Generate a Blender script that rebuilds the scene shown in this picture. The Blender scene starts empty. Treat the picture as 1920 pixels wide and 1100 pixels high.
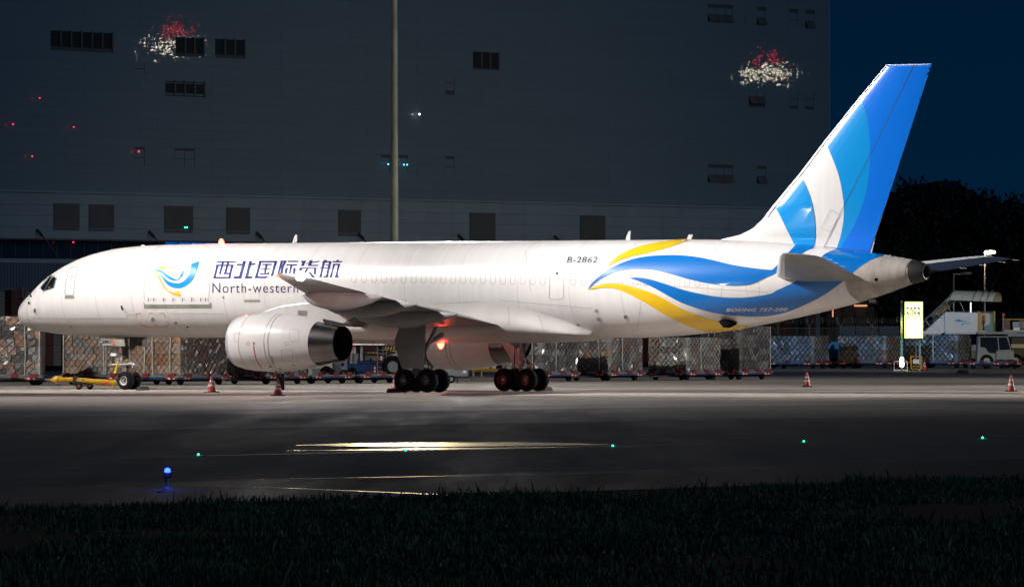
import bpy, bmesh, math, random
from mathutils import Vector, Matrix
from mathutils.bvhtree import BVHTree
from mathutils.geometry import delaunay_2d_cdt
random.seed(11)
SC = bpy.context.scene
C = SC.collection

# ------------------------------------------------------------------ camera, sky, light, exposure
F = 13350.0      # focal length in pixels of the 1920 px wide photograph
HZ = 625.0       # image row of the horizon
CH = 2.45        # camera height, m
cam = bpy.data.cameras.new('camera')
cam.sensor_width = 36.0
cam.lens = 36.0 * F / 1920.0
cam.shift_y = (HZ - 550.0) / 1920.0
cam.clip_start = 5.0
cam.clip_end = 6000.0
camo = bpy.data.objects.new('camera', cam)
C.objects.link(camo)
camo.location = (0, 0, CH)
camo.rotation_euler = (math.radians(90), 0, 0)
SC.camera = camo

SUN_EL, SUN_ROT = -4.0, 129.0
W = bpy.data.worlds.new('World')
SC.world = W
W.use_nodes = True
wn = W.node_tree
wn.nodes.clear()
sky = wn.nodes.new('ShaderNodeTexSky')
sky.sky_type = 'NISHITA'
sky.sun_disc = False
sky.sun_elevation = math.radians(SUN_EL)
sky.sun_rotation = math.radians(SUN_ROT)
sky.air_density = 1.0
sky.dust_density = 0.6
sky.ozone_density = 4.0
bg = wn.nodes.new('ShaderNodeBackground')
bg.inputs[1].default_value = 0.15
# faint light-polluted night glow of the air, even all round, a little paler towards the horizon
wtc = wn.nodes.new('ShaderNodeTexCoord')
wsep = wn.nodes.new('ShaderNodeSeparateXYZ')
wramp = wn.nodes.new('ShaderNodeValToRGB')
wramp.color_ramp.elements[0].position = 0.0
wramp.color_ramp.elements[0].color = (0.0002, 0.0128, 0.0360, 1)
wramp.color_ramp.elements[1].position = 0.12
wramp.color_ramp.elements[1].color = (0.0003, 0.0060, 0.0200, 1)
bg2 = wn.nodes.new('ShaderNodeBackground')
bg2.inputs[1].default_value = 1.0
wadd = wn.nodes.new('ShaderNodeAddShader')
wo = wn.nodes.new('ShaderNodeOutputWorld')
wn.links.new(sky.outputs[0], bg.inputs[0])
wn.links.new(wtc.outputs['Generated'], wsep.inputs[0])
wn.links.new(wsep.outputs['Z'], wramp.inputs[0])
wn.links.new(wramp.outputs[0], bg2.inputs[0])
wn.links.new(bg.outputs[0], wadd.inputs[0])
wn.links.new(bg2.outputs[0], wadd.inputs[1])
wn.links.new(wadd.outputs[0], wo.inputs[0])

wall_fill = bpy.data.lights.new('wall_fill_light', 'SUN')
wall_fill.energy = 0.21
wall_fill.angle = math.radians(10)
wall_fill.color = (0.52, 0.72, 1.0)
wall_fill_o = bpy.data.objects.new('wall_fill_light', wall_fill)
C.objects.link(wall_fill_o)
wall_fill_o.rotation_euler = (math.radians(76), 0, math.radians(51))    # fill added to lift the terminal wall: low, from the right behind the camera

SC.view_settings.view_transform = 'Standard'
SC.view_settings.look = 'None'
SC.view_settings.exposure = 0.0
SC.view_settings.gamma = 1.0
SC.view_settings.use_curve_mapping = False
SC.cycles.use_denoising = True
SC.cycles.max_bounces = 6
SC.cycles.transparent_max_bounces = 12
SC.cycles.sample_clamp_indirect = 4.0
SC.cycles.caustics_reflective = False
SC.cycles.caustics_refractive = False

# ------------------------------------------------------------------ frames of reference
TH = math.radians(35.0)
CT, ST = math.cos(TH), math.sin(TH)
NOSE = (-1.72 - 24.3 * CT, 300.0 + 24.3 * ST)     # the nose, projected on the apron
WD = Vector((ST, CT, 0))      # along the taxiway and the terminal
VD = Vector((CT, -ST, 0))     # from the terminal out to the taxiway

def at(px, py, Y):            # photograph pixel at depth Y -> world point
    return Vector(((px - 960.0) * Y / F, Y, CH + (HZ - py) * Y / F))

def gnd(px, py):              # photograph pixel on the ground -> world point
    Y = F * CH / (py - HZ)
    return Vector(((px - 960.0) * Y / F, Y, 0.0))

def grid(w, v, z=0.0):        # apron grid -> world point
    p = WD * w + VD * v
    return Vector((p.x, p.y, z))

# aircraft local frame: x aft, y to the right wing, z up
def loc_ray(px, py):
    d = Vector(((px - 960.0) / F, 1.0, (HZ - py) / F))
    o = Vector((-NOSE[0], -NOSE[1], CH))
    f = lambda p: Vector((p.x * CT - p.y * ST, p.x * ST + p.y * CT, p.z))
    return f(o), f(d)

def loc_at(px, py, r):        # pixel -> aircraft point in the plane y = r
    o, d = loc_ray(px, py)
    return o + d * ((r - o.y) / d.y)

# ------------------------------------------------------------------ materials
MATS = {}
def nodes_of(m):
    m.use_nodes = True
    nt = m.node_tree
    b = nt.nodes.get('Principled BSDF')
    return nt, b

def mat(name, col, rough=0.5, metal=0.0, noise=0.0, nscale=3.0, bump=0.0, bscale=20.0, coat=0.0, stretch=(1, 1, 1), col2=None, spec=0.5, detail=5.0):
    m = bpy.data.materials.new(name)
    nt, b = nodes_of(m)
    b.inputs['Base Color'].default_value = (*col, 1)
    b.inputs['Roughness'].default_value = rough
    b.inputs['Metallic'].default_value = metal
    b.inputs['Specular IOR Level'].default_value = spec
    if coat:
        b.inputs['Coat Weight'].default_value = coat
        b.inputs['Coat Roughness'].default_value = 0.06
    tc = None
    if noise or bump:
        tc = nt.nodes.new('ShaderNodeTexCoord')
        mp = nt.nodes.new('ShaderNodeMapping')
        mp.inputs['Scale'].default_value = stretch
        nt.links.new(tc.outputs['Object'], mp.inputs['Vector'])
    if noise:
        n = nt.nodes.new('ShaderNodeTexNoise')
        n.inputs['Scale'].default_value = nscale
        n.inputs['Detail'].default_value = detail
        n.inputs['Roughness'].default_value = 0.62
        nt.links.new(mp.outputs[0], n.inputs['Vector'])
        r = nt.nodes.new('ShaderNodeMapRange')
        r.inputs[1].default_value = 0.35
        r.inputs[2].default_value = 0.65
        mx = nt.nodes.new('ShaderNodeMix')
        mx.data_type = 'RGBA'
        c2 = col2 if col2 else tuple(max(0.0, x * (1 - noise)) for x in col)
        mx.inputs[6].default_value = (*col, 1)
        mx.inputs[7].default_value = (*c2, 1)
        nt.links.new(n.outputs[0], r.inputs[0])
        nt.links.new(r.outputs[0], mx.inputs[0])
        nt.links.new(mx.outputs[2], b.inputs['Base Color'])
    if bump:
        n2 = nt.nodes.new('ShaderNodeTexNoise')
        n2.inputs['Scale'].default_value = bscale
        n2.inputs['Detail'].default_value = 3.0
        nt.links.new(mp.outputs[0], n2.inputs['Vector'])
        bp = nt.nodes.new('ShaderNodeBump')
        bp.inputs['Strength'].default_value = bump
        bp.inputs['Distance'].default_value = 0.05
        nt.links.new(n2.outputs[0], bp.inputs['Height'])
        nt.links.new(bp.outputs[0], b.inputs['Normal'])
    MATS[name] = m
    return m

def emit(name, col, strength):
    m = bpy.data.materials.new(name)
    nt, b = nodes_of(m)
    b.inputs['Base Color'].default_value = (*[min(1, c) for c in col], 1)
    b.inputs['Emission Color'].default_value = (*col, 1)
    b.inputs['Emission Strength'].default_value = strength
    MATS[name] = m
    return m

def varied(name, col, amount, rough=0.6, coat=0.0, bump=0.0, bscale=8.0, metal=0.0):
    """colour that differs from object to object"""
    m = mat(name, col, rough, metal, coat=coat, bump=bump, bscale=bscale)
    nt, b = nodes_of(m)
    oi = nt.nodes.new('ShaderNodeObjectInfo')
    hs = nt.nodes.new('ShaderNodeHueSaturation')
    hs.inputs['Color'].default_value = (*col, 1)
    r1 = nt.nodes.new('ShaderNodeMapRange')
    r1.inputs[3].default_value = 1 - amount
    r1.inputs[4].default_value = 1 + amount
    nt.links.new(oi.outputs['Random'], r1.inputs[0])
    nt.links.new(r1.outputs[0], hs.inputs['Value'])
    r2 = nt.nodes.new('ShaderNodeMath'); r2.operation = 'FRACT'
    r3 = nt.nodes.new('ShaderNodeMath'); r3.operation = 'MULTIPLY'; r3.inputs[1].default_value = 7.31
    nt.links.new(oi.outputs['Random'], r3.inputs[0]); nt.links.new(r3.outputs[0], r2.inputs[0])
    r4 = nt.nodes.new('ShaderNodeMapRange'); r4.inputs[3].default_value = 0.55; r4.inputs[4].default_value = 1.15
    nt.links.new(r2.outputs[0], r4.inputs[0]); nt.links.new(r4.outputs[0], hs.inputs['Saturation'])
    nt.links.new(hs.outputs[0], b.inputs['Base Color'])
    return m

# ------------------------------------------------------------------ mesh helpers
class MB:
    def __init__(s): s.v, s.f = [], []
    def add(s, vs, fs):
        o = len(s.v)
        s.v += [tuple(p) for p in vs]
        s.f += [tuple(i + o for i in f) for f in fs]
        return s
    def box(s, x0, x1, y0, y1, z0, z1):
        return s.add([(x0,y0,z0),(x1,y0,z0),(x1,y1,z0),(x0,y1,z0),(x0,y0,z1),(x1,y0,z1),(x1,y1,z1),(x0,y1,z1)],
                     [(3,2,1,0),(4,5,6,7),(0,1,5,4),(1,2,6,5),(2,3,7,6),(3,0,4,7)])
    def bar(s, a, b, w, h=None):
        """rectangular bar from a to b"""
        a, b = Vector(a), Vector(b); h = h or w
        d = (b - a).normalized()
        u = d.cross(Vector((0,0,1)))
        if u.length < 1e-3: u = Vector((1,0,0))
        u.normalize(); t = u.cross(d).normalized()
        vs = []
        for p in (a, b):
            for i, j in ((-1,-1),(1,-1),(1,1),(-1,1)):
                vs.append(p + u * i * w / 2 + t * j * h / 2)
        return s.add(vs, [(3,2,1,0),(4,5,6,7),(0,1,5,4),(1,2,6,5),(2,3,7,6),(3,0,4,7)])
    def cyl(s, a, b, r0, r1=None, n=16, caps=True):
        a, b = Vector(a), Vector(b); r1 = r0 if r1 is None else r1
        d = (b - a).normalized()
        u = d.cross(Vector((0,0,1)))
        if u.length < 1e-3: u = Vector((1,0,0))
        u.normalize(); t = u.cross(d).normalized()
        vs = []
        for p, r in ((a, r0), (b, r1)):
            for k in range(n):
                q = 2 * math.pi * k / n
                vs.append(p + (u * math.cos(q) + t * math.sin(q)) * r)
        fs = [(k, (k+1) % n, n + (k+1) % n, n + k) for k in range(n)]
        if caps: fs += [tuple(range(n-1, -1, -1)), tuple(range(n, 2*n))]
        return s.add(vs, fs)
    def tube(s, pts, r, n=6):
        for a, b in zip(pts[:-1], pts[1:]): s.cyl(a, b, r, r, n, True)
        return s
    def rings(s, rings, cap0=True, cap1=True, close=True):
        n = len(rings[0]); o = len(s.v)
        fs = []
        for i in range(len(rings) - 1):
            for k in range(n if close else n - 1):
                k2 = (k + 1) % n
                fs.append((i*n+k, i*n+k2, (i+1)*n+k2, (i+1)*n+k))
        if cap0: fs.append(tuple(range(n-1, -1, -1)))
        if cap1: fs.append(tuple(range((len(rings)-1)*n, len(rings)*n)))
        return s.add([p for r in rings for p in r], fs)
    def lathe(s, prof, origin, axis, n=40, cap0=False, cap1=False):
        """prof: (distance along axis, radius)"""
        o = Vector(origin); d = Vector(axis).normalized()
        u = d.cross(Vector((0,0,1)))
        if u.length < 1e-3: u = Vector((1,0,0))
        u.normalize(); t = u.cross(d).normalized()
        return s.rings([[o + d*a + (u*math.cos(2*math.pi*k/n) + t*math.sin(2*math.pi*k/n))*r for k in range(n)] for a, r in prof], cap0, cap1)
    def prism(s, poly, fn, d0, d1):
        """polygon (2-D) extruded: fn(a, b, depth) -> point"""
        n = len(poly)
        vs = [fn(a, b, d0) for a, b in poly] + [fn(a, b, d1) for a, b in poly]
        return s.add(vs, [tuple(range(n)), tuple(range(2*n-1, n-1, -1))] + [(k, n+k, n+(k+1) % n, (k+1) % n) for k in range(n)])
    def mesh(s, name):
        m = bpy.data.meshes.new(name)
        m.from_pydata(s.v, [], s.f)
        m.update()
        return m

def fix_normals(m):
    bm = bmesh.new(); bm.from_mesh(m)
    bmesh.ops.recalc_face_normals(bm, faces=bm.faces)
    bm.to_mesh(m); bm.free()

def put(name, mb, material, parent=None, smooth=False, bevel=0.0, fix=True):
    m = mb.mesh(name) if isinstance(mb, MB) else mb
    if isinstance(mb, MB) and fix: fix_normals(m)
    if isinstance(mb, MB):
        m.materials.append(MATS[material] if isinstance(material, str) else material)
        if smooth:
            for p in m.polygons: p.use_smooth = True
    o = bpy.data.objects.new(name, m)
    C.objects.link(o)
    if parent: o.parent = parent
    if bevel:
        b = o.modifiers.new('bevel', 'BEVEL'); b.width = bevel; b.segments = 2; b.limit_method = 'ANGLE'
    if smooth and isinstance(mb, MB):
        try: m.set_sharp_from_angle(angle=math.radians(38))
        except Exception: pass
    return o

def thing(name, label, cat, loc=(0,0,0), rz=0.0, group=None):
    o = bpy.data.objects.new(name, None)
    C.objects.link(o)
    o.location = loc; o.rotation_euler = (0, 0, rz)
    o['label'] = label; o['category'] = cat
    if group: o['group'] = group
    return o

def tag(o, label, cat, group=None, kind=None):
    if label: o['label'] = label
    if cat: o['category'] = cat
    if group: o['group'] = group
    if kind: o['kind'] = kind
    return o

def lamp(name, kind, loc, energy, col, parent=None, **kw):
    l = bpy.data.lights.new(name, kind)
    l.energy = energy; l.color = col
    for k, v in kw.items(): setattr(l, k, v)
    o = bpy.data.objects.new(name, l); C.objects.link(o)
    o.location = loc
    if parent: o.parent = parent
    return o

def aim(o, target):
    d = Vector(target) - o.location
    o.rotation_euler = d.to_track_quat('-Z', 'Y').to_euler()

def catmull(pts, n=6):
    out = []
    P = [Vector(p).to_2d() for p in pts]
    for i in range(len(P) - 1):
        p0 = P[i-1] if i else P[i]*2 - P[i+1]
        p1, p2 = P[i], P[i+1]
        p3 = P[i+2] if i + 2 < len(P) else P[i+1]*2 - P[i]
        for k in range(n):
            t = k / n
            out.append(0.5*((2*p1) + (p2-p0)*t + (2*p0-5*p1+4*p2-p3)*t*t + (3*p1-p0-3*p2+p3)*t**3))
    out.append(P[-1])
    return [(p.x, p.y) for p in out]

# ------------------------------------------------------------------ base materials
mat('aircraft_white', (0.80, 0.785, 0.78), 0.28, noise=0.065, nscale=2.2, coat=0.5, stretch=(1.8, 0.10, 0.12), detail=6)
mat('aircraft_grey', (0.25, 0.255, 0.25), 0.38, noise=0.25, nscale=1.2, bump=0.05, bscale=3)
mat('fairing_grey', (0.27, 0.275, 0.275), 0.35, noise=0.2, nscale=1.5)
mat('belly_white', (0.70, 0.67, 0.655), 0.34, noise=0.14, nscale=0.8, stretch=(1, 1, .6))
mat('tail_cone', (0.46, 0.42, 0.38), 0.45, noise=0.3, nscale=1.3, stretch=(2.0, 1, .5))
mat('livery_blue', (0.0, 0.15, 0.52), 0.25, coat=0.35)
mat('livery_azure', (0.0, 0.28, 0.72), 0.25, coat=0.35)
mat('livery_royal', (0.0, 0.17, 0.78), 0.25, coat=0.35)
mat('livery_yellow', (0.83, 0.52, 0.015), 0.25, coat=0.5)
mat('logo_blue', (0.01, 0.28, 0.80), 0.25, coat=0.5)
mat('lettering_navy', (0.002, 0.014, 0.17), 0.45, spec=0.15)
mat('lettering_ink', (0.014, 0.022, 0.075), 0.45, spec=0.15)
mat('lettering_silver', (0.62, 0.64, 0.66), 0.35)
mat('marking_red', (0.50, 0.05, 0.035), 0.4)
mat('seam_grey', (0.38, 0.34, 0.325), 0.5)
mat('skin_joint', (0.56, 0.535, 0.52), 0.45)
mat('seam_dark', (0.02, 0.05, 0.14), 0.5)
mat('door_line', (0.20, 0.19, 0.175), 0.5)
mat('scuff_plate', (0.27, 0.28, 0.24), 0.5, noise=0.3, nscale=2)
mat('dark_hole', (0.006, 0.006, 0.008), 0.8, spec=0.0)
mat('cockpit_glass', (0.008, 0.010, 0.010), 0.07, noise=0.5, nscale=1.5)
mat('nozzle_metal', (0.30, 0.28, 0.27), 0.27, metal=1.0, noise=0.35, nscale=1.6, stretch=(0.6, 1, 2.5))
mat('lip_metal', (0.52, 0.55, 0.58), 0.4, metal=0.3)
mat('bare_metal', (0.66, 0.66, 0.66), 0.33, metal=1.0)
mat('gear_metal', (0.40, 0.41, 0.42), 0.45, metal=0.5, noise=0.4, nscale=6)
mat('gear_dark', (0.026, 0.026, 0.029), 0.5, noise=0.4, nscale=8)
mat('gear_door', (0.30, 0.30, 0.245), 0.42, noise=0.15, nscale=2)
mat('tyre', (0.010, 0.010, 0.012), 0.9, noise=0.3, nscale=5, spec=0.15)
mat('wheel_hub', (0.72, 0.70, 0.66), 0.4, metal=0.3)
mat('wheel_hub_dark', (0.04, 0.04, 0.042), 0.45, metal=0.5)
mat('tow_yellow', (0.56, 0.32, 0.02), 0.38, noise=0.3, nscale=7)
mat('dolly_blue', (0.022, 0.085, 0.24), 0.5, noise=0.5, nscale=3)
mat('dolly_dark', (0.022, 0.026, 0.034), 0.6, noise=0.5, nscale=4)
mat('dolly_steel', (0.34, 0.36, 0.36), 0.42, metal=0.6, noise=0.4, nscale=4)
mat('stopper_red', (0.20, 0.018, 0.016), 0.5, noise=0.3, nscale=6)
mat('reflective_white', (0.86, 0.84, 0.8), 0.4)
mat('reflective_red', (0.66, 0.05, 0.035), 0.4)
mat('cone_red', (0.50, 0.045, 0.03), 0.5, noise=0.25, nscale=12)
mat('rubber', (0.018, 0.018, 0.02), 0.75)
mat('white_paint', (0.72, 0.72, 0.70), 0.4, noise=0.12, nscale=2)
mat('cream_paint', (0.58, 0.56, 0.44), 0.45, noise=0.18, nscale=2)
mat('truck_paint', (0.25, 0.245, 0.20), 0.4, noise=.25, nscale=2)
mat('steel_grey', (0.30, 0.31, 0.32), 0.45, metal=0.4, noise=0.3, nscale=3)
mat('hazard_yellow', (0.74, 0.42, 0.03), 0.45)
mat('hazard_black', (0.015, 0.015, 0.015), 0.5)
mat('vehicle_blue', (0.012, 0.05, 0.17), 0.35, noise=0.3, nscale=3)
mat('van_blue', (0.10, 0.30, 0.50), 0.3)
mat('window_dark', (0.010, 0.014, 0.02), 0.06)
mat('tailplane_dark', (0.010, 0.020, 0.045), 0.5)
mat('vehicle_grey', (0.20, 0.21, 0.23), 0.45, noise=0.2, nscale=2)

# ================================================================== GROUND
def noise_chain(nt, scale, detail, mp):
    n = nt.nodes.new('ShaderNodeTexNoise')
    n.inputs['Scale'].default_value = scale
    n.inputs['Detail'].default_value = detail
    n.inputs['Roughness'].default_value = 0.65
    nt.links.new(mp.outputs[0], n.inputs['Vector'])
    return n

def pavement(name, col, dark, rough_lo, rough_hi, joint=None):
    m = bpy.data.materials.new(name)
    nt, b = nodes_of(m)
    tc = nt.nodes.new('ShaderNodeTexCoord')
    mp = nt.nodes.new('ShaderNodeMapping')
    mp.inputs['Rotation'].default_value = (0, 0, TH)
    nt.links.new(tc.outputs['Object'], mp.inputs['Vector'])
    a = noise_chain(nt, 0.09, 8, mp)
    c = noise_chain(nt, 0.9, 8, mp)
    mp2 = nt.nodes.new('ShaderNodeMapping')
    mp2.inputs['Rotation'].default_value = (0, 0, TH)
    mp2.inputs['Scale'].default_value = (1.0, 0.06, 1.0)     # wheel tracks run along the taxiway
    nt.links.new(tc.outputs['Object'], mp2.inputs['Vector'])
    e = noise_chain(nt, 0.35, 6, mp2)
    ad = nt.nodes.new('ShaderNodeMath'); ad.operation = 'ADD'
    nt.links.new(a.outputs[0], ad.inputs[0]); nt.links.new(c.outputs[0], ad.inputs[1])
    ad2 = nt.nodes.new('ShaderNodeMath'); ad2.operation = 'ADD'
    nt.links.new(ad.outputs[0], ad2.inputs[0]); nt.links.new(e.outputs[0], ad2.inputs[1])
    r = nt.nodes.new('ShaderNodeMapRange')
    r.inputs[1].default_value = 1.18; r.inputs[2].default_value = 1.85
    nt.links.new(ad2.outputs[0], r.inputs[0])
    mx = nt.nodes.new('ShaderNodeMix'); mx.data_type = 'RGBA'
    mx.inputs[6].default_value = (*dark, 1); mx.inputs[7].default_value = (*col, 1)
    nt.links.new(r.outputs[0], mx.inputs[0])
    last = mx.outputs[2]
    if joint:
        br = nt.nodes.new('ShaderNodeTexBrick')
        br.offset = 0.0
        br.inputs['Color1'].default_value = (1, 1, 1, 1); br.inputs['Color2'].default_value = (0.74, 0.73, 0.72, 1)
        br.inputs['Mortar'].default_value = (0.22, 0.2, 0.19, 1)
        br.inputs['Scale'].default_value = 1.0
        br.inputs['Brick Width'].default_value = joint; br.inputs['Row Height'].default_value = joint
        br.inputs['Mortar Size'].default_value = 0.07
        nt.links.new(mp.outputs[0], br.inputs['Vector'])
        m2 = nt.nodes.new('ShaderNodeMix'); m2.data_type = 'RGBA'; m2.blend_type = 'MULTIPLY'; m2.inputs[0].default_value = 1.0
        nt.links.new(last, m2.inputs[6]); nt.links.new(br.outputs[0], m2.inputs[7])
        last = m2.outputs[2]
    nt.links.new(last, b.inputs['Base Color'])
    rr = nt.nodes.new('ShaderNodeMapRange')
    rr.inputs[1].default_value = 0.35; rr.inputs[2].default_value = 0.65
    rr.inputs[3].default_value = rough_lo; rr.inputs[4].default_value = rough_hi
    nt.links.new(e.outputs[0], rr.inputs[0]); nt.links.new(rr.outputs[0], b.inputs['Roughness'])
    bp = nt.nodes.new('ShaderNodeBump'); bp.inputs['Strength'].default_value = 0.25; bp.inputs['Distance'].default_value = 0.02
    nt.links.new(c.outputs[0], bp.inputs['Height']); nt.links.new(bp.outputs[0], b.inputs['Normal'])
    b.inputs['Specular IOR Level'].default_value = 0.12 if name == 'concrete' else 0.07
    MATS[name] = m

pavement('concrete', (0.46, 0.405, 0.36), (0.30, 0.262, 0.235), 0.6, 0.85, 5.0)
pavement('old_concrete', (0.31, 0.272, 0.24), (0.19, 0.168, 0.15), 0.65, 0.9, 5.0)
pavement('asphalt', (0.20, 0.175, 0.155), (0.12, 0.106, 0.095), 0.75, 0.95, 5.0)
pavement('shoulder', (0.06, 0.054, 0.052), (0.026, 0.024, 0.024), 0.6, 0.9)
mat('soil', (0.008, 0.010, 0.008), 0.95, noise=0.5, nscale=2, spec=0.05)
mat('line_yellow', (0.62, 0.50, 0.20), 0.5, noise=0.55, nscale=2.5, stretch=(1, 1, 1))
def polished(name, fac_):
    """yellow base with glare mixed in as a warm mirror layer, broken by streaks"""
    m = bpy.data.materials.new(name); nt, b = nodes_of(m)
    b.inputs['Base Color'].default_value = (0.40, 0.32, 0.14, 1); b.inputs['Roughness'].default_value = 0.6
    g = nt.nodes.new('ShaderNodeBsdfGlossy'); g.inputs['Color'].default_value = (1.0, 0.83, 0.50, 1); g.inputs['Roughness'].default_value = 0.17
    tc = nt.nodes.new('ShaderNodeTexCoord'); n = nt.nodes.new('ShaderNodeTexNoise'); n.inputs['Scale'].default_value = 0.8; n.inputs['Detail'].default_value = 8; n.inputs['Roughness'].default_value = .7
    nt.links.new(tc.outputs['Object'], n.inputs['Vector'])
    r = nt.nodes.new('ShaderNodeMapRange'); r.inputs[1].default_value = .3; r.inputs[2].default_value = .68; r.inputs[3].default_value = 0.03; r.inputs[4].default_value = fac_
    nt.links.new(n.outputs[0], r.inputs[0])
    x = nt.nodes.new('ShaderNodeMixShader'); nt.links.new(r.outputs[0], x.inputs[0]); nt.links.new(b.outputs[0], x.inputs[1]); nt.links.new(g.outputs[0], x.inputs[2])
    nt.links.new(x.outputs[0], nt.nodes['Material Output'].inputs[0]); MATS[name] = m
polished('glare_sheen', 0.85)
polished('glossy_line', 0.30)
mat('line_white', (0.60, 0.58, 0.54), 0.5, noise=0.4, nscale=2)

def sheet(name, corners, z, material, label=None):
    mb = MB().add([(p.x, p.y, z) for p in corners], [tuple(range(len(corners)))])
    o = put(name, mb, material)
    if o.data.polygons[0].normal.z < 0: o.data.flip_normals()
    o['kind'] = 'structure'
    return o

def strip(w0, w1, v0, v1):
    return [grid(w0, v0), grid(w1, v0), grid(w1, v1), grid(w0, v1)]

VG = -62.6          # grass edge
sheet('ground', [Vector((-3500,-300,0)), Vector((3500,-300,0)), Vector((3500,5500,0)), Vector((-3500,5500,0))], -0.012, 'soil')
sheet('apron', strip(-400, 1200, -290, -132), 0.0, 'concrete')
sheet('apron_edge', strip(-400, 1200, -132, -112), 0.0, 'old_concrete')
sheet('taxiway', strip(-400, 1200, -112, -72), 0.0, 'asphalt')
sheet('taxiway_shoulder', strip(-400, 1200, -72, VG), 0.0, 'shoulder')

# painted lines (thin sheets above the pavement)
def painted(name, pts, width, material='line_yellow', z=0.004):
    mb = MB()
    for a, b in zip(pts[:-1], pts[1:]):
        d = (b - a).normalized(); n = Vector((-d.y, d.x, 0)) * width / 2
        mb.add([a - n, b - n, b + n, a + n], [(0, 1, 2, 3)])
    for i, p in enumerate(mb.v): mb.v[i] = (p[0], p[1], z)
    o = put(name, mb, material)
    for p in o.data.polygons:
        if p.normal.z < 0: p.flip()
    o['kind'] = 'structure'
    return o
painted('taxiway_line', [grid(-300, -87.0), grid(900, -87.0)], 0.16)
painted('taxiway_line', [gnd(190, 904), gnd(520, 914), gnd(870, 928.5)], 0.17, 'glossy_line')
painted('taxiway_line', [gnd(420, 899.5), gnd(960, 890), gnd(1500, 877)], 0.12, 'glossy_line')
painted('taxiway_line', [gnd(1290, 884), gnd(1600, 894), gnd(1790, 902)], 0.10, 'glossy_line')
# lens-shaped glare patches, drawn in for the bright aircraft mirrored on the pavement
def lens(name, pts, material, z):
    mb = MB().add([(p.x, p.y, z) for p in pts], [tuple(range(len(pts)))])
    o = put(name, mb, material); o['kind'] = 'structure'
    if o.data.polygons[0].normal.z < 0: o.data.flip_normals()
lens('glare_patch', [gnd(552, 834.5), gnd(640, 831.2), gnd(780, 829.6), gnd(960, 829.0), gnd(1070, 830.6), gnd(1165, 833.6), gnd(1060, 835), gnd(960, 836.4), gnd(800, 837.6), gnd(660, 837)], 'glare_sheen', 0.008)
lens('glare_patch', [gnd(520, 845.5), gnd(700, 842), gnd(880, 839.6), gnd(1010, 838.2), gnd(1130, 836.6), gnd(1010, 840), gnd(880, 842), gnd(700, 844)], 'glare_sheen', 0.008)
# rubber marks of turning vehicles and aircraft
mat('rubber_mark', (0.19, 0.168, 0.15), 0.8, noise=0.5, nscale=0.7, col2=(0.30, 0.262, 0.235))
for k, (v_, w0_, w1_, wd_) in enumerate(((-137.5, 150, 260, .5), (-139.6, 165, 300, .45), (-149.5, 190, 330, .4), (-156.0, 230, 360, .35), (-166.0, 270, 380, .4), (-163.6, 255, 345, .3))):
    painted('tyre_mark', [grid(w0_ + (w1_-w0_)*i/8, v_ + 1.6*math.sin(i*.55 + k)) for i in range(9)], wd_, 'rubber_mark', .003)
# stand safety line and stand centre line
painted('stand_line', [grid(244.8, -228), grid(244.8, -120)], 0.2)

# ================================================================== AIRCRAFT
air = thing('cargo_airliner', 'white twin-engine cargo airliner with blue and yellow swooshes and blue tail fin', 'airplane', (NOSE[0], NOSE[1], 0), -TH)

# fuselage stations: s, z top, z bottom, half width
FUS = [(0.0, 3.30, 3.22, 0.04), (0.06, 3.55, 3.02, 0.30), (0.18, 3.73, 2.88, 0.48), (0.40, 3.94, 2.74, 0.72), (0.75, 4.18, 2.62, 0.96), (1.15, 4.45, 2.55, 1.14),
       (1.50, 4.74, 2.50, 1.28), (1.9, 5.02, 2.45, 1.40), (2.7, 5.43, 2.39, 1.58), (3.7, 5.80, 2.34, 1.72), (4.9, 6.08, 2.30, 1.82), (6.0, 6.21, 2.28, 1.87), (7.2, 6.28, 2.27, 1.88),
       (9.0, 6.32, 2.27, 1.88), (11, 6.33, 2.27, 1.88), (13, 6.33, 2.27, 1.88), (15, 6.33, 2.27, 1.88), (17, 6.33, 2.27, 1.88), (19, 6.33, 2.27, 1.88), (21, 6.33, 2.27, 1.88), (23, 6.33, 2.27, 1.88), (25, 6.33, 2.27, 1.88), (27, 6.33, 2.27, 1.88), (29, 6.33, 2.27, 1.88), (31, 6.33, 2.27, 1.88), (33, 6.33, 2.27, 1.88),
       (34.5, 6.33, 2.33, 1.87), (36, 6.32, 2.45, 1.84), (37.5, 6.29, 2.60, 1.77), (39, 6.22, 2.82, 1.66), (40.5, 6.11, 3.08, 1.49), (42, 5.97, 3.36, 1.27), (43.5, 5.80, 3.69, 1.02), (44.5, 5.67, 3.95, 0.86), (45.5, 5.53, 4.25, 0.66), (46.2, 5.41, 4.47, 0.50)]
NF = 72
def cross(st, n=NF, grow=0.0):
    s, zt, zb, w = st
    zc, h = (zt + zb) / 2, (zt - zb) / 2
    out = []
    for k in range(n):
        q = 2 * math.pi * k / n
        out.append((s, (w + grow) * math.sin(q), zc + (h + grow) * math.cos(q)))
    return out
def fus_at(s):
    for a, b in zip(FUS[:-1], FUS[1:]):
        if a[0] <= s <= b[0]:
            t = (s - a[0]) / (b[0] - a[0])
            return tuple(x + (y - x) * t for x, y in zip(a, b))
    return FUS[-1]
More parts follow.
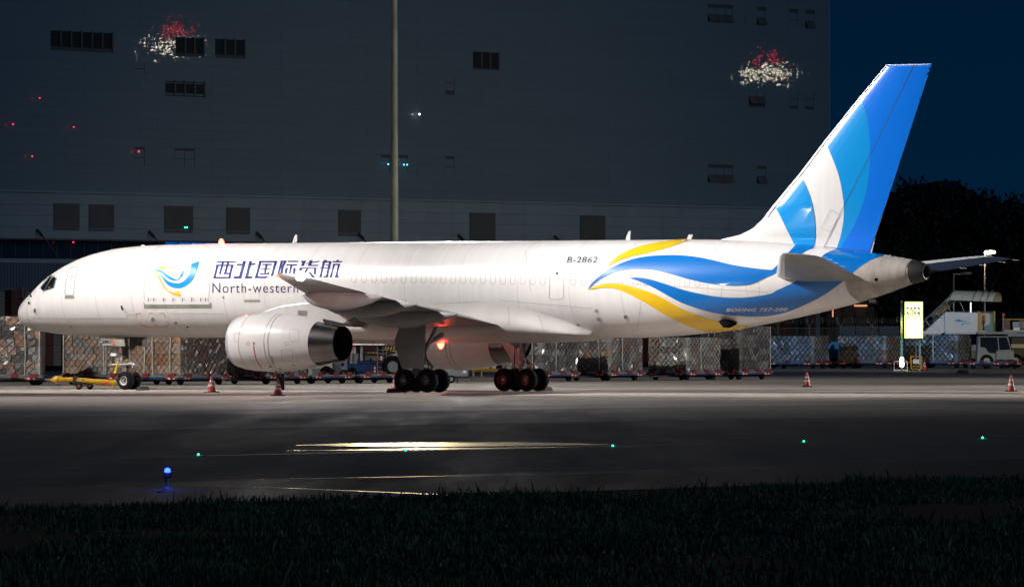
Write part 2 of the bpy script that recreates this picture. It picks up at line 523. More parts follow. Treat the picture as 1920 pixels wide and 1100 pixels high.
def smooth_stations(F_, sub=3):
    out = []
    for i in range(len(F_) - 1):
        p0 = F_[i-1] if i else F_[i]; p1, p2 = F_[i], F_[i+1]; p3 = F_[i+2] if i + 2 < len(F_) else p2
        for k in range(sub):
            t = k / sub
            if k == 0: out.append(p1); continue
            row = [p1[0] + (p2[0]-p1[0])*t]
            for j in (1, 2, 3):
                m1 = (p2[j]-p0[j]) / max(1e-6, p2[0]-p0[0]) * (p2[0]-p1[0])
                m2 = (p3[j]-p1[j]) / max(1e-6, p3[0]-p1[0]) * (p2[0]-p1[0])
                row.append((2*t**3-3*t*t+1)*p1[j] + (t**3-2*t*t+t)*m1 + (-2*t**3+3*t*t)*p2[j] + (t**3-t*t)*m2)
            out.append(tuple(row))
    out.append(F_[-1])
    return out
ST_ = smooth_stations(FUS)
fmb = MB().rings([cross(s) for s in ST_], True, True)
fus = put('fuselage', fmb, 'aircraft_white', air, smooth=True)
def bvh_of(o):
    m = o.data
    return BVHTree.FromPolygons([v.co.copy() for v in m.vertices], [tuple(p.vertices) for p in m.polygons])
B_FUS = bvh_of(fus)
# APU exhaust
put('apu_exhaust', MB().lathe([(0, 0.49), (0.35, 0.42), (0.62, 0.30), (0.60, 0.24), (0.1, 0.22)], (46.19, 0, 4.94), (1, 0, -0.02), 28, False, True), 'gear_dark', air, smooth=True)

# belly fairing of the wing
def fair_ring(s, w, zb, zt, n=40):
    out = []
    zc = zt
    for k in range(n + 1):
        q = math.pi * k / n
        cx, sx = math.cos(q), math.sin(q)
        y = w * math.copysign(abs(cx) ** 0.72, cx)
        z = zc - (zc - zb) * abs(sx) ** 0.72
        f_ = fus_at(s); c_, h_ = (f_[1] + f_[2]) / 2, (f_[1] - f_[2]) / 2
        wf = f_[3] * math.sqrt(max(0.0, 1 - ((z - c_) / h_) ** 2)) - .03
        t_ = min(1.0, max(0.0, (zc - z) / max(.05, zc - zb) / .72)); t_ = t_ * t_ * (3 - 2 * t_)
        y = math.copysign(wf + (abs(y) - wf) * t_, y)
        out.append((s, y, z))
    return out
FA = [(14.2, 1.5, 2.42, 3.0), (15.5, 1.78, 2.22, 3.2), (17, 1.98, 2.12, 3.5), (19, 2.08, 2.06, 3.7), (22, 2.12, 2.04, 3.9), (25, 2.12, 2.04, 3.95), (27, 2.08, 2.05, 3.85), (28.4, 2.04, 2.07, 3.6), (29.4, 1.99, 2.10, 3.3), (30.1, 1.91, 2.13, 3.05), (30.6, 1.78, 2.17, 2.85), (30.95, 1.58, 2.22, 2.70), (31.15, 1.3, 2.27, 2.6)]
fair = put('belly_fairing', MB().rings([fair_ring(*a) for a in FA], True, True), 'belly_white', air, smooth=True)
B_FAIR = bvh_of(fair)

# ---- lifting surfaces
def foil(n=14):
    up, lo = [], []
    for k in range(n + 1):
        x = 0.5 * (1 - math.cos(math.pi * k / n))
        t = 5 * (0.2969*math.sqrt(x) - 0.126*x - 0.3516*x*x + 0.2843*x**3 - 0.1036*x**4)
        up.append((x, t)); lo.append((x, -t))
    return up + lo[-2:0:-1]
FO = foil()
def surface(stations, vertical=False, camber=0.0):
    """stations: le point (s,r,z), chord, thickness ratio, drop of the trailing edge"""
    rings = []
    for (le, ch, th, drop) in stations:
        ring = []
        for x, t in FO:
            off = t * th * ch
            if vertical: ring.append((le[0] + x*ch, le[1] + off, le[2] - drop * x))
            else: ring.append((le[0] + x*ch, le[1], le[2] + off - drop * x + camber * ch * math.sin(math.pi * x)))
        rings.append(ring)
    return MB().rings(rings, True, True)

def wing_le(lat): return 28.0 - (18.7 - lat) * 0.53
def wing_te(lat):
    return 26.9 + (lat - 1.2) * 0.14 if lat < 6.2 else 27.6 + (lat - 6.2) * 0.172
def wing_z(lat): return 3.30 + (lat - 1.9) * 0.080 + 0.0004 * lat * lat
def wing_stations(sgn):
    st = []
    for lat, th in ((1.2, .135), (3, .13), (6.2, .12), (9, .115), (12, .112), (15, .108), (17.6, .105), (18.5, .10), (18.95, .05)):
        le, te = wing_le(lat), wing_te(lat)
        if lat > 18.6: le += 0.35; te -= 0.03
        st.append(((le, sgn*lat, wing_z(lat)), te - le, th, 0.52 if lat < 3 else 0.47 - (lat - 3) * 0.021))
    return st
wings = {}
for sgn in (-1, 1):
    wings[sgn] = put('wing', surface(wing_stations(sgn), camber=0.012), 'aircraft_grey', air, smooth=True)
    # flap track fairings
    for lat, L in ((7.2, 5.4), (11.0, 4.7), (14.0, 4.0)):
        te = wing_te(lat); zt = wing_z(lat) - 0.36 + (lat - 6) * 0.012
        rings = []
        N = 14
        for i in range(N + 1):
            t = i / N
            s = te + 0.95 - L + L * t
            prof = (math.sin(math.pi * min(1, t * 1.02) ** 0.8)) ** 0.7 if 0 < t < 1 else 0.0
            hw = 0.02 + 0.24 * prof
            hh = 0.03 + 0.36 * prof
            zc = zt - 0.10 - 0.10 * t - 0.16 * prof + (0.10 * max(0, t - 0.6))
            rings.append([(s, sgn*lat + hw*math.sin(q), zc + hh*math.cos(q)) for q in [2*math.pi*k/14 for k in range(14)]])
        put('flap_fairing', MB().rings(rings), 'fairing_grey', wings[sgn], smooth=True)
    # wing tip lamps
    le = wing_le(18.6)
nav_p = loc_at(509.5, 525, -19.1)
put('navigation_light', MB().lathe([(-0.26, 0.02), (-0.14, 0.12), (0.05, 0.15), (0.2, 0.04)], nav_p, (1, 0, 0), 12, True, True), emit('nav_red', (1.0, 0.25, 0.10), 7.0), wings[-1], smooth=True)
lamp('navigation_lamp', 'POINT', nav_p + Vector((-0.35, -0.25, 0)), 260, (1, 0.25, 0.08), air, shadow_soft_size=0.08)
strobe_p = loc_at(563.5, 517.2, -19.15)
put('strobe_light', MB().lathe([(-0.24, 0.02), (-0.12, 0.17), (0.06, 0.20), (0.22, 0.05)], strobe_p, (1, 0, 0), 14, True, True), emit('strobe_white', (0.93, 0.96, 1.0), 60.0), wings[-1], smooth=True)
lamp('strobe_lamp', 'POINT', strobe_p + Vector((0.1, -0.55, -0.35)), 420, (0.95, 0.97, 1.0), air, shadow_soft_size=0.1)

# ---- fin
FINP = [(1352, 448.5), (1385, 441), (1412, 428), (1433, 408), (1449, 387.5), (1501, 325.0), (1546, 266), (1615, 180), (1663, 122)]
fin_st = []
def fin_te(z):        # trailing edge line from (1632,471) to (1747,119)
    a, b = loc_at(1633, 471, 0), loc_at(1747.5, 119, 0)
    t = (z - a.z) / (b.z - a.z)
    return a.x + (b.x - a.x) * t
rows = []
for px, py in FINP:
    p = loc_at(px, py, 0)
    rows.append((p.x, p.z))
fr = []
for i, (s, z) in enumerate(rows):
    te = fin_te(z) if z > 5.8 else fin_te(5.8)
    ch = te - s
    th = 0.10 if i > 3 else 0.035 + 0.016 * i
    fr.append(((s, 0, z), ch, th, 0.0))
# sink the root into the fuselage
s0, z0 = rows[0]
fr = [((s0 - 0.4, 0, 5.55), fin_te(5.75) - s0 + 0.4, 0.05, 0.0)] + fr
fin = put('tail_fin', surface(fr, vertical=True), 'aircraft_white', air, smooth=True)
B_FIN = bvh_of(fin)
# ---- stabilisers
for sgn in (-1, 1):
    rt_le = Vector((40.1, 0, 4.86)); tip_le = Vector((44.75, 0, 5.62))
    st = []
    for lat, ch, th in ((0.6, 4.35, .10), (1.6, 4.0, .10), (4.4, 2.95, .095), (7.0, 1.95, .09), (7.45, 1.6, .08), (7.62, 1.1, .04)):
        t = (lat - 0.6) / 7.0
        s = 39.95 + (44.7 - 39.95) * t + (0.35 if lat > 7.6 else 0.08 if lat > 7.4 else 0)
        st.append(((s, sgn*lat, 4.72 + 0.90 * t), ch, th, 0.14 - 0.06 * t))
    sm = surface(st)
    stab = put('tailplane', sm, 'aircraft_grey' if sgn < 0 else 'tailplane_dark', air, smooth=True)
    # pale leading edge
    led = []
    for (le, ch, th, drop) in st[:5]:
        ring = []
        for x, t in [(x, t) for x, t in FO if x < (0.16 if sgn < 0 else 0.5) and (sgn < 0 or t >= 0)]:
            ring.append((le[0] + x*ch - 0.008, le[1], le[2] + t*th*ch*1.06 - drop*x + (.012 if sgn > 0 else 0)))
        led.append(ring)
    put('leading_edge', MB().rings(led, False, False, close=sgn < 0), 'lettering_silver', stab, smooth=True)
    for lat in (4.6, 5.6, 6.6, 7.3):
        t = (lat - 0.6) / 7.0
        te = 39.95 + 4.75 * t + (4.35 - 0.35*(lat-0.6))
        put('static_wick', MB().bar((te - 0.05, sgn*lat, 4.62 + 0.90*t), (te + 0.26, sgn*(lat+0.03), 4.60 + 0.90*t), 0.016), 'gear_metal' if sgn < 0 else 'bare_metal', stab)

# ---- engines
def engine(sgn):
    root = bpy.data.objects.new('engine', None); C.objects.link(root); root.parent = air
    r = sgn * 6.5
    o = Vector((17.0, r, 2.10)); ax = Vector((1, 0, -0.012))
    put('cowl', MB().lathe([(0.18, 1.075), (0.45, 1.15), (0.9, 1.20), (1.5, 1.222), (2.1, 1.218), (2.7, 1.18), (3.3, 1.115), (3.8, 1.035), (4.25, 0.945), (4.2, 0.90)], o, ax, 64), 'aircraft_white', root, smooth=True)
    put('inlet_lip', MB().lathe([(0.75, 0.90), (0.3, 0.92), (0.08, 0.955), (0.0, 1.0), (0.03, 1.045), (0.10, 1.065), (0.185, 1.078)], o, ax, 64), 'lip_metal', root, smooth=True)
    put('fan', MB().lathe([(0.72, 0.90), (0.70, 0.3), (0.45, 0.02)], o, ax, 40, False, True), 'gear_dark', root, smooth=True)
    put('exhaust_nozzle', MB().lathe([(4.22, 0.935), (4.6, 0.865), (4.98, 0.785), (5.0, 0.80), (5.36, 0.728), (5.37, 0.70), (4.9, 0.72)], o, ax, 64), 'nozzle_metal', root, smooth=True)
    put('exhaust_duct', MB().lathe([(5.30, 0.70), (4.5, 0.62), (4.4, 0.02)], o, ax, 48, False, True), 'dark_hole', root, smooth=True)
    # seams of the cowl as shallow raised bands
    for a, rr in ((0.82, 1.197), (2.16, 1.219), (2.36, 1.209)):
        put('cowl_seam', MB().lathe([(a, rr - .01), (a + .005, rr + .004), (a + .03, rr + .004), (a + .035, rr - .01)], o, ax, 64), 'seam_grey', root, smooth=True)
    # pylon: side profile traced, extruded across
    fn = lambda a, b, d: (a, r + d, b)
    prof = [(17.9, 3.12), (18.5, 3.42), (19.3, 3.62), (20.5, 3.74), (21.6, 3.78), (22.6, 3.8), (23.2, 3.2), (22.4, 2.75), (21.3, 2.7), (20.2, 2.9), (18.8, 3.1)]
    put('pylon', MB().prism(prof, fn, -0.21, 0.21), 'aircraft_white', root, bevel=0.06)
    aft = [loc_at(596, 571, -6.5), loc_at(627, 600, -6.5), loc_at(652, 607, -6.5), loc_at(686, 611.5, -6.5), loc_at(706, 601, -6.5), loc_at(724, 585, -6.5), loc_at(690, 568, -6.5), loc_at(620, 560, -6.5)]
    put('pylon_fairing', MB().prism([(p.x, p.z) for p in aft], fn, -0.19, 0.19), 'aircraft_grey', root, bevel=0.05)
    heat = [loc_at(611, 597, -6.5), loc_at(655, 607, -6.5), loc_at(686, 612.5, -6.5), loc_at(668, 613, -6.5), loc_at(640, 610, -6.5), loc_at(613, 604, -6.5)]
    put('heat_shield', MB().prism([(p.x, p.z) for p in heat], fn, -0.24, 0.24), 'gear_dark', root)
    if sgn < 0:
        v = [loc_at(558.5, 581, -6.72), loc_at(576, 582, -6.72), loc_at(575.5, 592.5, -6.72), loc_at(558.5, 591, -6.72)]
        put('vent_frame', MB().prism([(p.x, p.z) for p in v], fn, -0.225, -0.20), 'seam_grey', root)
        v = [loc_at(560.5, 583, -6.72), loc_at(574, 584, -6.72), loc_at(573.8, 591.5, -6.72), loc_at(560.5, 590, -6.72)]
        put('vent_grille', MB().prism([(p.x, p.z) for p in v], fn, -0.235, -0.21), 'scuff_plate', root)
    return root
ENG = {s: engine(s) for s in (-1, 1)}

# ---- landing gear
def wheel(name, parent, c, R, wd, hub, spokes=9, side=-1):
    x, y, z = c
    prof = [(-wd/2, R*0.52), (-wd/2, R*0.70), (-wd*0.44, R*0.88), (-wd*0.30, R*0.975), (-wd*.1, R), (wd*.1, R), (wd*0.30, R*0.975), (wd*0.44, R*0.88), (wd/2, R*0.70), (wd/2, R*0.52)]
    w = put(name, MB().lathe(prof, c, (0, 1, 0), 36), 'tyre', parent, smooth=True)
    h = MB().lathe([(-wd*0.40, R*0.53), (-wd*0.46, R*0.50), (-wd*0.44, R*0.44), (-wd*0.22, R*0.38), (-wd*0.18, R*0.05)], c, (0, 1, 0), 30, False, True)
    h.lathe([(wd*0.40, R*0.53), (wd*0.46, R*0.50), (wd*0.22, R*0.38), (wd*0.18, R*0.05)], c, (0, 1, 0), 30, False, True)
    put('rim', h, hub, w, smooth=True)
    b = MB()
    for k in range(spokes):
        q = 2 * math.pi * k / spokes
        p = Vector((x + math.cos(q)*R*0.28, y - wd*0.25, z + math.sin(q)*R*0.28))
        b.cyl(p, p + Vector((0, -0.035, 0)), R*0.06, R*0.05, 6)
    b.cyl((x, y - wd*0.30, z), (x, y - wd*0.14, z), R*0.13, R*0.16, 12)
    put('hub_bolts', b, 'gear_dark' if hub == 'wheel_hub' else 'gear_metal', w)
    return w

ng = bpy.data.objects.new('nose_gear', None); C.objects.link(ng); ng.parent = air
NS = 6.02
for y in (-0.27, 0.27): wheel('wheel', ng, (NS, y, 0.40), 0.40, 0.29, 'wheel_hub')
put('strut', MB().cyl((NS-0.02, 0, 0.45), (NS-0.16, 0, 1.55), 0.075, 0.075, 14).cyl((NS-0.15, 0, 1.3), (NS-0.26, 0, 2.5), 0.16, 0.21, 14).cyl((NS, -0.3, 0.40), (NS, 0.3, 0.40), 0.06, 0.06, 10), 'gear_dark', ng, smooth=True)
put('drag_brace', MB().cyl((NS-0.18, 0.05, 1.6), (NS+0.75, 0.1, 2.4), 0.09, 0.10, 10).box(NS+.15, NS+.85, -.18, .2, 1.9, 2.4), 'gear_dark', ng, bevel=.03)
put('torque_link', MB().bar((NS, -0.02, 0.55), (NS+0.55, -0.02, 1.02), 0.09, 0.05).bar((NS+0.55, -.02, 1.02), (NS-0.02, -0.02, 1.16), 0.09, .05), 'bare_metal', ng)
put('steering_actuator', MB().cyl((NS-0.95, -0.14, 1.08), (NS+0.35, -0.14, 1.12), 0.055, 0.055, 10).cyl((NS-0.8, 0.1, 1.0), (NS+0.1, 0.1, 1.0), 0.04, 0.04, 10).box(NS-.65, NS+.2, -.2, -.06, 1.18, 1.23), 'bare_metal', ng, smooth=True)
put('taxi_light', MB().box(NS-0.85, NS-0.50, -0.26, -0.10, 1.45, 1.86), 'white_paint', ng, bevel=0.03)
put('hydraulic_lines', MB().tube([(NS-.5, -.18, 2.2), (NS-.45, -.2, 1.7), (NS-.4, -.17, 1.2), (NS-.2, -.15, .9)], .022, 6).tube([(NS+.1, -.12, 2.0), (NS+.12, -.15, 1.4), (NS+.22, -.12, 1.1)], .02, 6).box(NS-.62, NS-.25, -.16, .1, 1.22, 1.5), 'gear_metal', ng)
put('yellow_collar', MB().cyl((NS-.12, 0, 1.24), (NS-.13, 0, 1.33), .15, .15, 12), 'tow_yellow', ng)
g = MB()
gd = [(188, 630), (236, 630.5), (241, 648.5), (192, 647.5)]
gp = [loc_at(a, b, -0.62) for a, b in ((187.5, 629), (228, 629), (231.5, 632), (234.5, 648.8), (192.5, 647.3))]
gdo = put('gear_door', MB().prism([(p.x, p.z) for p in gp], lambda a, b, d: (a, -0.62 + d, b), 0, 0.04), 'gear_door', ng)
B_NGD = bvh_of(gdo)
put('steering_flag', MB().bar(loc_at(221, 678, -0.55), loc_at(216, 699, -0.55), 0.10, 0.06), emit('flag_yellow', (0.0, 0.0, 0.0), 0.0), ng)
MATS['flag_yellow'].node_tree.nodes['Principled BSDF'].inputs['Base Color'].default_value = (0.85, 0.62, 0.02, 1)

def main_gear(sgn):
    root = bpy.data.objects.new('main_gear', None); C.objects.link(root); root.parent = air
    r = sgn * 3.62; s = 24.35
    for ds in (-0.585, 0.585):
        for dy in (-0.43, 0.43):
            wheel('wheel', root, (s + ds, r + dy, 0.49), 0.49, 0.36, 'wheel_hub_dark')
        put('axle', MB().cyl((s+ds, r-0.45, .49), (s+ds, r+.45, .49), .08, .08, 10), 'gear_dark', root)
    put('truck_beam', MB().bar((s-0.62, r, 0.49), (s+0.62, r, 0.49), 0.2, 0.2), 'gear_dark', root, bevel=.04)
    put('strut', MB().cyl((s, r, 0.5), (s-0.02, r, 1.35), 0.10, 0.10, 16).cyl((s-.02, r, 1.15), (s-.08, r, 3.1), 0.19, 0.21, 16), 'gear_metal', root, smooth=True)
    put('side_brace', MB().cyl((s-.03, r - sgn*.1, 1.9), (s-.1, r - sgn*1.6, 2.4), .10, .10, 10).cyl((s-.02, r, 1.45), (s+.75, r, 2.7), .09, .09, 10), 'gear_metal', root, smooth=True)
    put('torque_link', MB().bar((s+.1, r, .65), (s+.55, r, 1.05), .12, .07).bar((s+.55, r, 1.05), (s+.12, r, 1.45), .12, .07), 'gear_metal', root)
    put('hydraulic_lines', MB().tube([(s+.22, r-.1, 2.5), (s+.26, r-.12, 1.6), (s+.4, r-.1, 1.1), (s+.45, r-.15, .7)], .025, 6).tube([(s-.2, r-.12, 2.5), (s-.25, r-.15, 1.5), (s-.3, r-.1, .8)], .025, 6), 'gear_dark', root)
    return root
MG = {s: main_gear(s) for s in (-1, 1)}
# strut doors
rd = -4.45
dp = [loc_at(a, b, rd) for a, b in ((750, 612), (799, 612), (798, 652), (798, 691), (759, 690), (748, 664), (742, 637))]
put('gear_door', MB().prism([(p.x, p.z) for p in dp], lambda a, b, d: (a, rd + d - 0.10 * (3.0 - b), b), 0, 0.05), 'aircraft_grey', MG[-1])
dq = [(p.x, p.z) for p in [loc_at(a, b, -rd) for a, b in ((936, 640), (966, 640), (968, 668), (969, 690), (963, 690))]]
put('gear_door', MB().prism(dq, lambda a, b, d: (a, -rd + d + 0.10 * (3.0 - b), b), 0, 0.05), 'aircraft_white', MG[1])
put('hinge_bulge', MB().lathe([(0, .06), (.12, .2), (.9, .22), (1.25, .2), (1.32, .12)], loc_at(744, 607, -4.6), (1, 0, 0.02), 16, True, True), 'aircraft_grey', MG[-1], smooth=True)
# body doors of the wheel well hanging under the belly
for k, (x0, x1) in enumerate(((24.2, 25.15),)):
    pass
# big white body gear door seen below the belly between engine and strut door
bd = [loc_at(a, b, -1.0) for a, b in ((660, 617), (762, 617), (748, 643), (743, 647), (664, 647))]
put('wheel_well_door', MB().prism([(p.x, p.z) for p in bd], lambda a, b, d: (a, -1.2 + d, b), 0, .06), 'belly_white', MG[-1], bevel=.02)

# ---- beacons
top_b = loc_at(415, 455.5, 0.0)
put('beacon', MB().lathe([(-0.05, .13), (.06, .12), (.14, .08), (.17, .02)], top_b, (0, 0, 1), 14, True, True), emit('beacon_red', (1.0, 0.09, 0.05), 11.0), fus, smooth=True)
lamp('beacon_lamp', 'POINT', top_b + Vector((0, 0, 0.25)), 150, (1, 0.06, 0.03), air, shadow_soft_size=0.1)
bot_b = loc_at(826.5, 649.5, 0.0)
put('beacon', MB().lathe([(.22, .15), (.1, .15), (0, .12), (-.1, .04)], bot_b, (0, 0, 1), 14, True, True), MATS['beacon_red'], fair, smooth=True)
lamp('beacon_lamp', 'POINT', bot_b + Vector((0, 0, -0.32)), 48, (1, 0.05, 0.03), air, shadow_soft_size=0.12)

# ---- antennas
def antenna(px, h, py, lean=5.5, wpx=9):
    p = [loc_at(a, b, 0) for a, b in ((px, py + 2), (px + wpx, py + 2), (px + lean + 5, py - h + 2), (px + lean + 3, py - h), (px + lean + 1.5, py - h + 1))]
    put('blade_antenna', MB().prism([(q.x, q.z) for q in p], lambda a, b, d: (a, d, b), -0.03, 0.03), 'white_paint', fus)
antenna(547, 17.5, 457.5)
antenna(1172, 19.5, 452)
p = [loc_at(a, b, 0) for a, b in ((1287, 452), (1295, 452), (1299, 440), (1292, 440))]
put('blade_antenna', MB().prism([(q.x, q.z) for q in p], lambda a, b, d: (a, d, b), -0.03, 0.03), 'white_paint', fus)
for a, b, w in ((268, 459.6, 8), (362, 457.2, 3), (590, 456, 6), (885, 452.4, 12), (914, 452.4, 14), (497, 456, 4)):
    q = loc_at(a, b + 1.6, 0)
    put('antenna_fairing', MB().lathe([(-w*0.016, .01), (-w*.010, .05), (w*.006, .06), (w*.016, .01)], q, (1, 0, 0), 10, True, True), 'white_paint', fus, smooth=True)

# ------------------------------------------------------------------ paint on the curved skin
def skin_point(px, py, bvh, off):
    o, d = loc_ray(px, py)
    h, n, i, t = bvh.ray_cast(o, d)
    if h is None:
        t0 = (0 - o.y) / d.y
        h, n, i, t = bvh.find_nearest(o + d * t0)
    if n.dot(d) > 0 and abs(n.y) > 0.05: n = -n
    return h + n * off

def inside(poly, x, y):
    c = False; n = len(poly); j = n - 1
    for i in range(n):
        xi, yi = poly[i]; xj, yj = poly[j]
        if (yi > y) != (yj > y) and x < (xj - xi) * (y - yi) / (yj - yi) + xi: c = not c
        j = i
    return c

def skin_paint(name, polys, material, bvh, parent, off=0.018, step=3.6):
    vs, fs = [], []
    for poly in polys:
        b = []
        for i in range(len(poly)):
            p, q = Vector(poly[i]).to_2d(), Vector(poly[(i+1) % len(poly)]).to_2d()
            k = max(1, int((q - p).length / step))
            for j in range(k): b.append(p + (q - p) * j / k)
        xs = [p.x for p in b]; ys = [p.y for p in b]
        pts = [Vector(p) for p in b]
        nb = len(b)
        bl = [(p.x, p.y) for p in b]
        x = min(xs) + step / 2
        while x < max(xs):
            y = min(ys) + step / 2
            while y < max(ys):
                if inside(bl, x, y) and min((Vector((x, y)) - p).length_squared for p in b) > (step*0.45)**2: pts.append(Vector((x, y)))
                y += step
            x += step
        ed = [(i, (i + 1) % nb) for i in range(nb)]
        r = delaunay_2d_cdt(pts, ed, [], 1, 1e-5)
        o = len(vs)
        vs += [skin_point(p.x, p.y, bvh, off) for p in r[0]]
        fs += [tuple(i + o for i in f) for f in r[2]]
    mb = MB(); mb.v = [tuple(v) for v in vs]; mb.f = fs
    m = mb.mesh(name); m.materials.append(MATS[material])
    for p in m.polygons: p.use_smooth = True
    # face the camera
    o_, d_ = loc_ray(960, 550)
    if sum(p.normal.dot(d_) for p in m.polygons) > 0: m.flip_normals()
    ob = bpy.data.objects.new(name, m); C.objects.link(ob); ob.parent = parent
    return ob

def skin_line(name, lines, w, material, bvh, parent, off=0.008, step=4.0):
    """thin painted line or seam following the skin"""
    vs, fs = [], []
    for pts in lines:
        P = []
        for a, b in zip(pts[:-1], pts[1:]):
            a, b = Vector(a).to_2d(), Vector(b).to_2d()
            k = max(1, int((b - a).length / step))
            for j in range(k): P.append(a + (b - a) * j / k)
        P.append(Vector(pts[-1]).to_2d())
        closed = (P[0] - P[-1]).length < 0.01
        for i, p in enumerate(P):
            q0 = P[i-1] if i else (P[-2] if closed else P[i]); q1 = P[i+1] if i + 1 < len(P) else (P[1] if closed else P[i])
            d = q1 - q0
            n = Vector((-d.y, d.x)).normalized() * w / 2 if d.length > 1e-6 else Vector((0, w/2))
            vs.append(skin_point(p.x - n.x, p.y - n.y, bvh, off)); vs.append(skin_point(p.x + n.x, p.y + n.y, bvh, off))
            if i: k = len(vs); fs.append((k-4, k-3, k-1, k-2))
    mb = MB(); mb.v = [tuple(v) for v in vs]; mb.f = fs
    m = mb.mesh(name); m.materials.append(MATS[material])
    for p in m.polygons: p.use_smooth = True
    o_, d_ = loc_ray(960, 550)
    if sum(p.normal.dot(d_) for p in m.polygons) > 0: m.flip_normals()
    ob = bpy.data.objects.new(name, m); C.objects.link(ob); ob.parent = parent
    return ob

def text_mesh(body, shear=0.0, offset=0.0, spacing=1.0):
    c = bpy.data.curves.new('lettering', 'FONT')
    c.body = body; c.shear = shear; c.offset = offset; c.space_character = spacing
    c.resolution_u = 4
    o = bpy.data.objects.new('lettering', c); C.objects.link(o)
    dg = bpy.context.evaluated_depsgraph_get()
    m = bpy.data.meshes.new_from_object(o.evaluated_get(dg))
    bpy.data.objects.remove(o); bpy.data.curves.remove(c)
    return m

def skin_text(name, body, x0, x1, ybase, ycap, material, bvh, parent, shear=0.0, offset=0.0, spacing=1.0, slope=0.0, off=0.012):
    m = text_mesh(body, shear, offset, spacing)
    cap = 0.73
    xs = [v.co.x for v in m.vertices]; ax, bx = min(xs), max(xs)
    bm = bmesh.new(); bm.from_mesh(m)
    for v in bm.verts:
        x = x0 + (v.co.x - ax) / (bx - ax) * (x1 - x0)
        y = ybase - v.co.y / cap * (ybase - ycap) + slope * (x - x0)
        v.co = (x, y, 0)
    bmesh.ops.triangulate(bm, faces=bm.faces)
    for _ in range(3):
        le = [e for e in bm.edges if e.calc_length() > 5.0]
        if not le: break
        bmesh.ops.subdivide_edges(bm, edges=le, cuts=1)
        bmesh.ops.triangulate(bm, faces=bm.faces)
    for v in bm.verts: v.co = skin_point(v.co.x, v.co.y, bvh, off)
    bm.to_mesh(m); bm.free()
    m.materials.clear(); m.materials.append(MATS[material])
    o_, d_ = loc_ray(960, 550)
    if sum(p.normal.dot(d_) for p in m.polygons) > 0: m.flip_normals()
    ob = bpy.data.objects.new(name, m); C.objects.link(ob); ob.parent = parent
    return ob

def cz(pts, ox, oy, k): return [(ox + a / k, oy + b / k) for a, b in pts]
K4 = lambda p: cz(p, 1000, 420, 3.2354)
K5 = lambda p: cz(p, 1400, 420, 3.2346)
K7 = lambda p: cz(p, 1430, 440, 7.858)
KF = lambda p: cz(p, 1300, 90, 2.682)
# swooshes on the rear fuselage
up = catmull(K4([(445, 271), (480, 225), (530, 186), (600, 152), (700, 122), (800, 106), (880, 96), (935, 90)]))
dn = catmull(K4([(955, 95), (880, 121), (800, 150), (700, 175), (600, 196), (520, 222), (470, 250), (446, 273)]))
skin_paint('yellow_swoosh', [up + dn], 'livery_yellow', B_FUS, fus)
up = catmull(K4([(330, 397), (360, 355), (420, 302), (500, 252), (600, 215), (700, 196), (800, 190), (900, 191), (1000, 202), (1100, 222), (1200, 246), (1300, 263), (1380, 273), (1445, 279)]))
up2 = catmull(K7([(135, 525), (230, 440), (320, 330), (400, 245), (480, 165)]))
r1 = K7([(480, 165), (474, 150), (760, 150), (755, 195)])
dn2 = catmull(K7([(755, 195), (660, 228), (560, 285), (480, 350), (400, 420), (300, 500), (200, 562), (100, 606), (0, 652)]))
dn = catmull(K4([(1391, 333), (1320, 365), (1230, 373), (1150, 370), (1050, 357), (950, 335), (850, 308), (760, 285), (680, 275), (600, 275), (520, 288), (450, 311), (380, 352), (331, 398)]))
skin_paint('blue_swoosh', [up + up2[1:] + r1[1:] + dn2[1:] + dn[1:]], 'livery_blue', B_FUS, fus)
up = catmull(K4([(585, 325), (650, 325), (720, 338), (800, 362), (900, 395), (1000, 420), (1100, 437), (1200, 445), (1300, 443), (1400, 430), (1450, 419)]))
up2 = catmull(K7([(210, 815), (350, 755), (480, 690), (600, 610), (720, 490), (840, 360), (900, 300), (980, 252), (1075, 215)]))
up3 = K7([(1075, 200), (1490, 245)]) + K5([(760, 160), (830, 178)])
dn = catmull(K5([(830, 192), (760, 216), (700, 252), (640, 300), (580, 350), (520, 395), (450, 440), (350, 490), (250, 530), (150, 553), (60, 559), (0, 559)]))
dn2 = catmull(K4([(1250, 556), (1150, 546), (1060, 528), (980, 505), (900, 475), (830, 440), (760, 401), (700, 371), (640, 346), (586, 328)]))
skin_paint('blue_swoosh', [up + up2 + up3 + dn + dn2], 'livery_blue', B_FUS, fus)
up = catmull(K4([(333, 395), (400, 370), (470, 360), (540, 365), (620, 385), (700, 410), (780, 445), (860, 490), (940, 530), (1020, 560), (1100, 582), (1180, 600), (1260, 613), (1350, 622), (1412, 620)]))
dn = catmull(K4([(1412, 622), (1300, 641), (1220, 655), (1150, 662), (1100, 660), (1040, 650), (960, 625), (880, 590), (800, 550), (720, 500), (640, 455), (560, 415), (490, 391), (420, 386), (345, 397)]))
skin_paint('yellow_swoosh', [up + dn], 'livery_yellow', B_FUS, fus)
# grey tail cone skin
tc_l = catmull(K5([(835, 170), (760, 216), (700, 252), (640, 300), (600, 350), (610, 400), (640, 440), (690, 475)]))
skin_paint('tail_cone_skin', [tc_l + K5([(760, 480), (1060, 350), (1040, 225), (960, 190)])], 'tail_cone', B_FUS, fus, off=0.012)
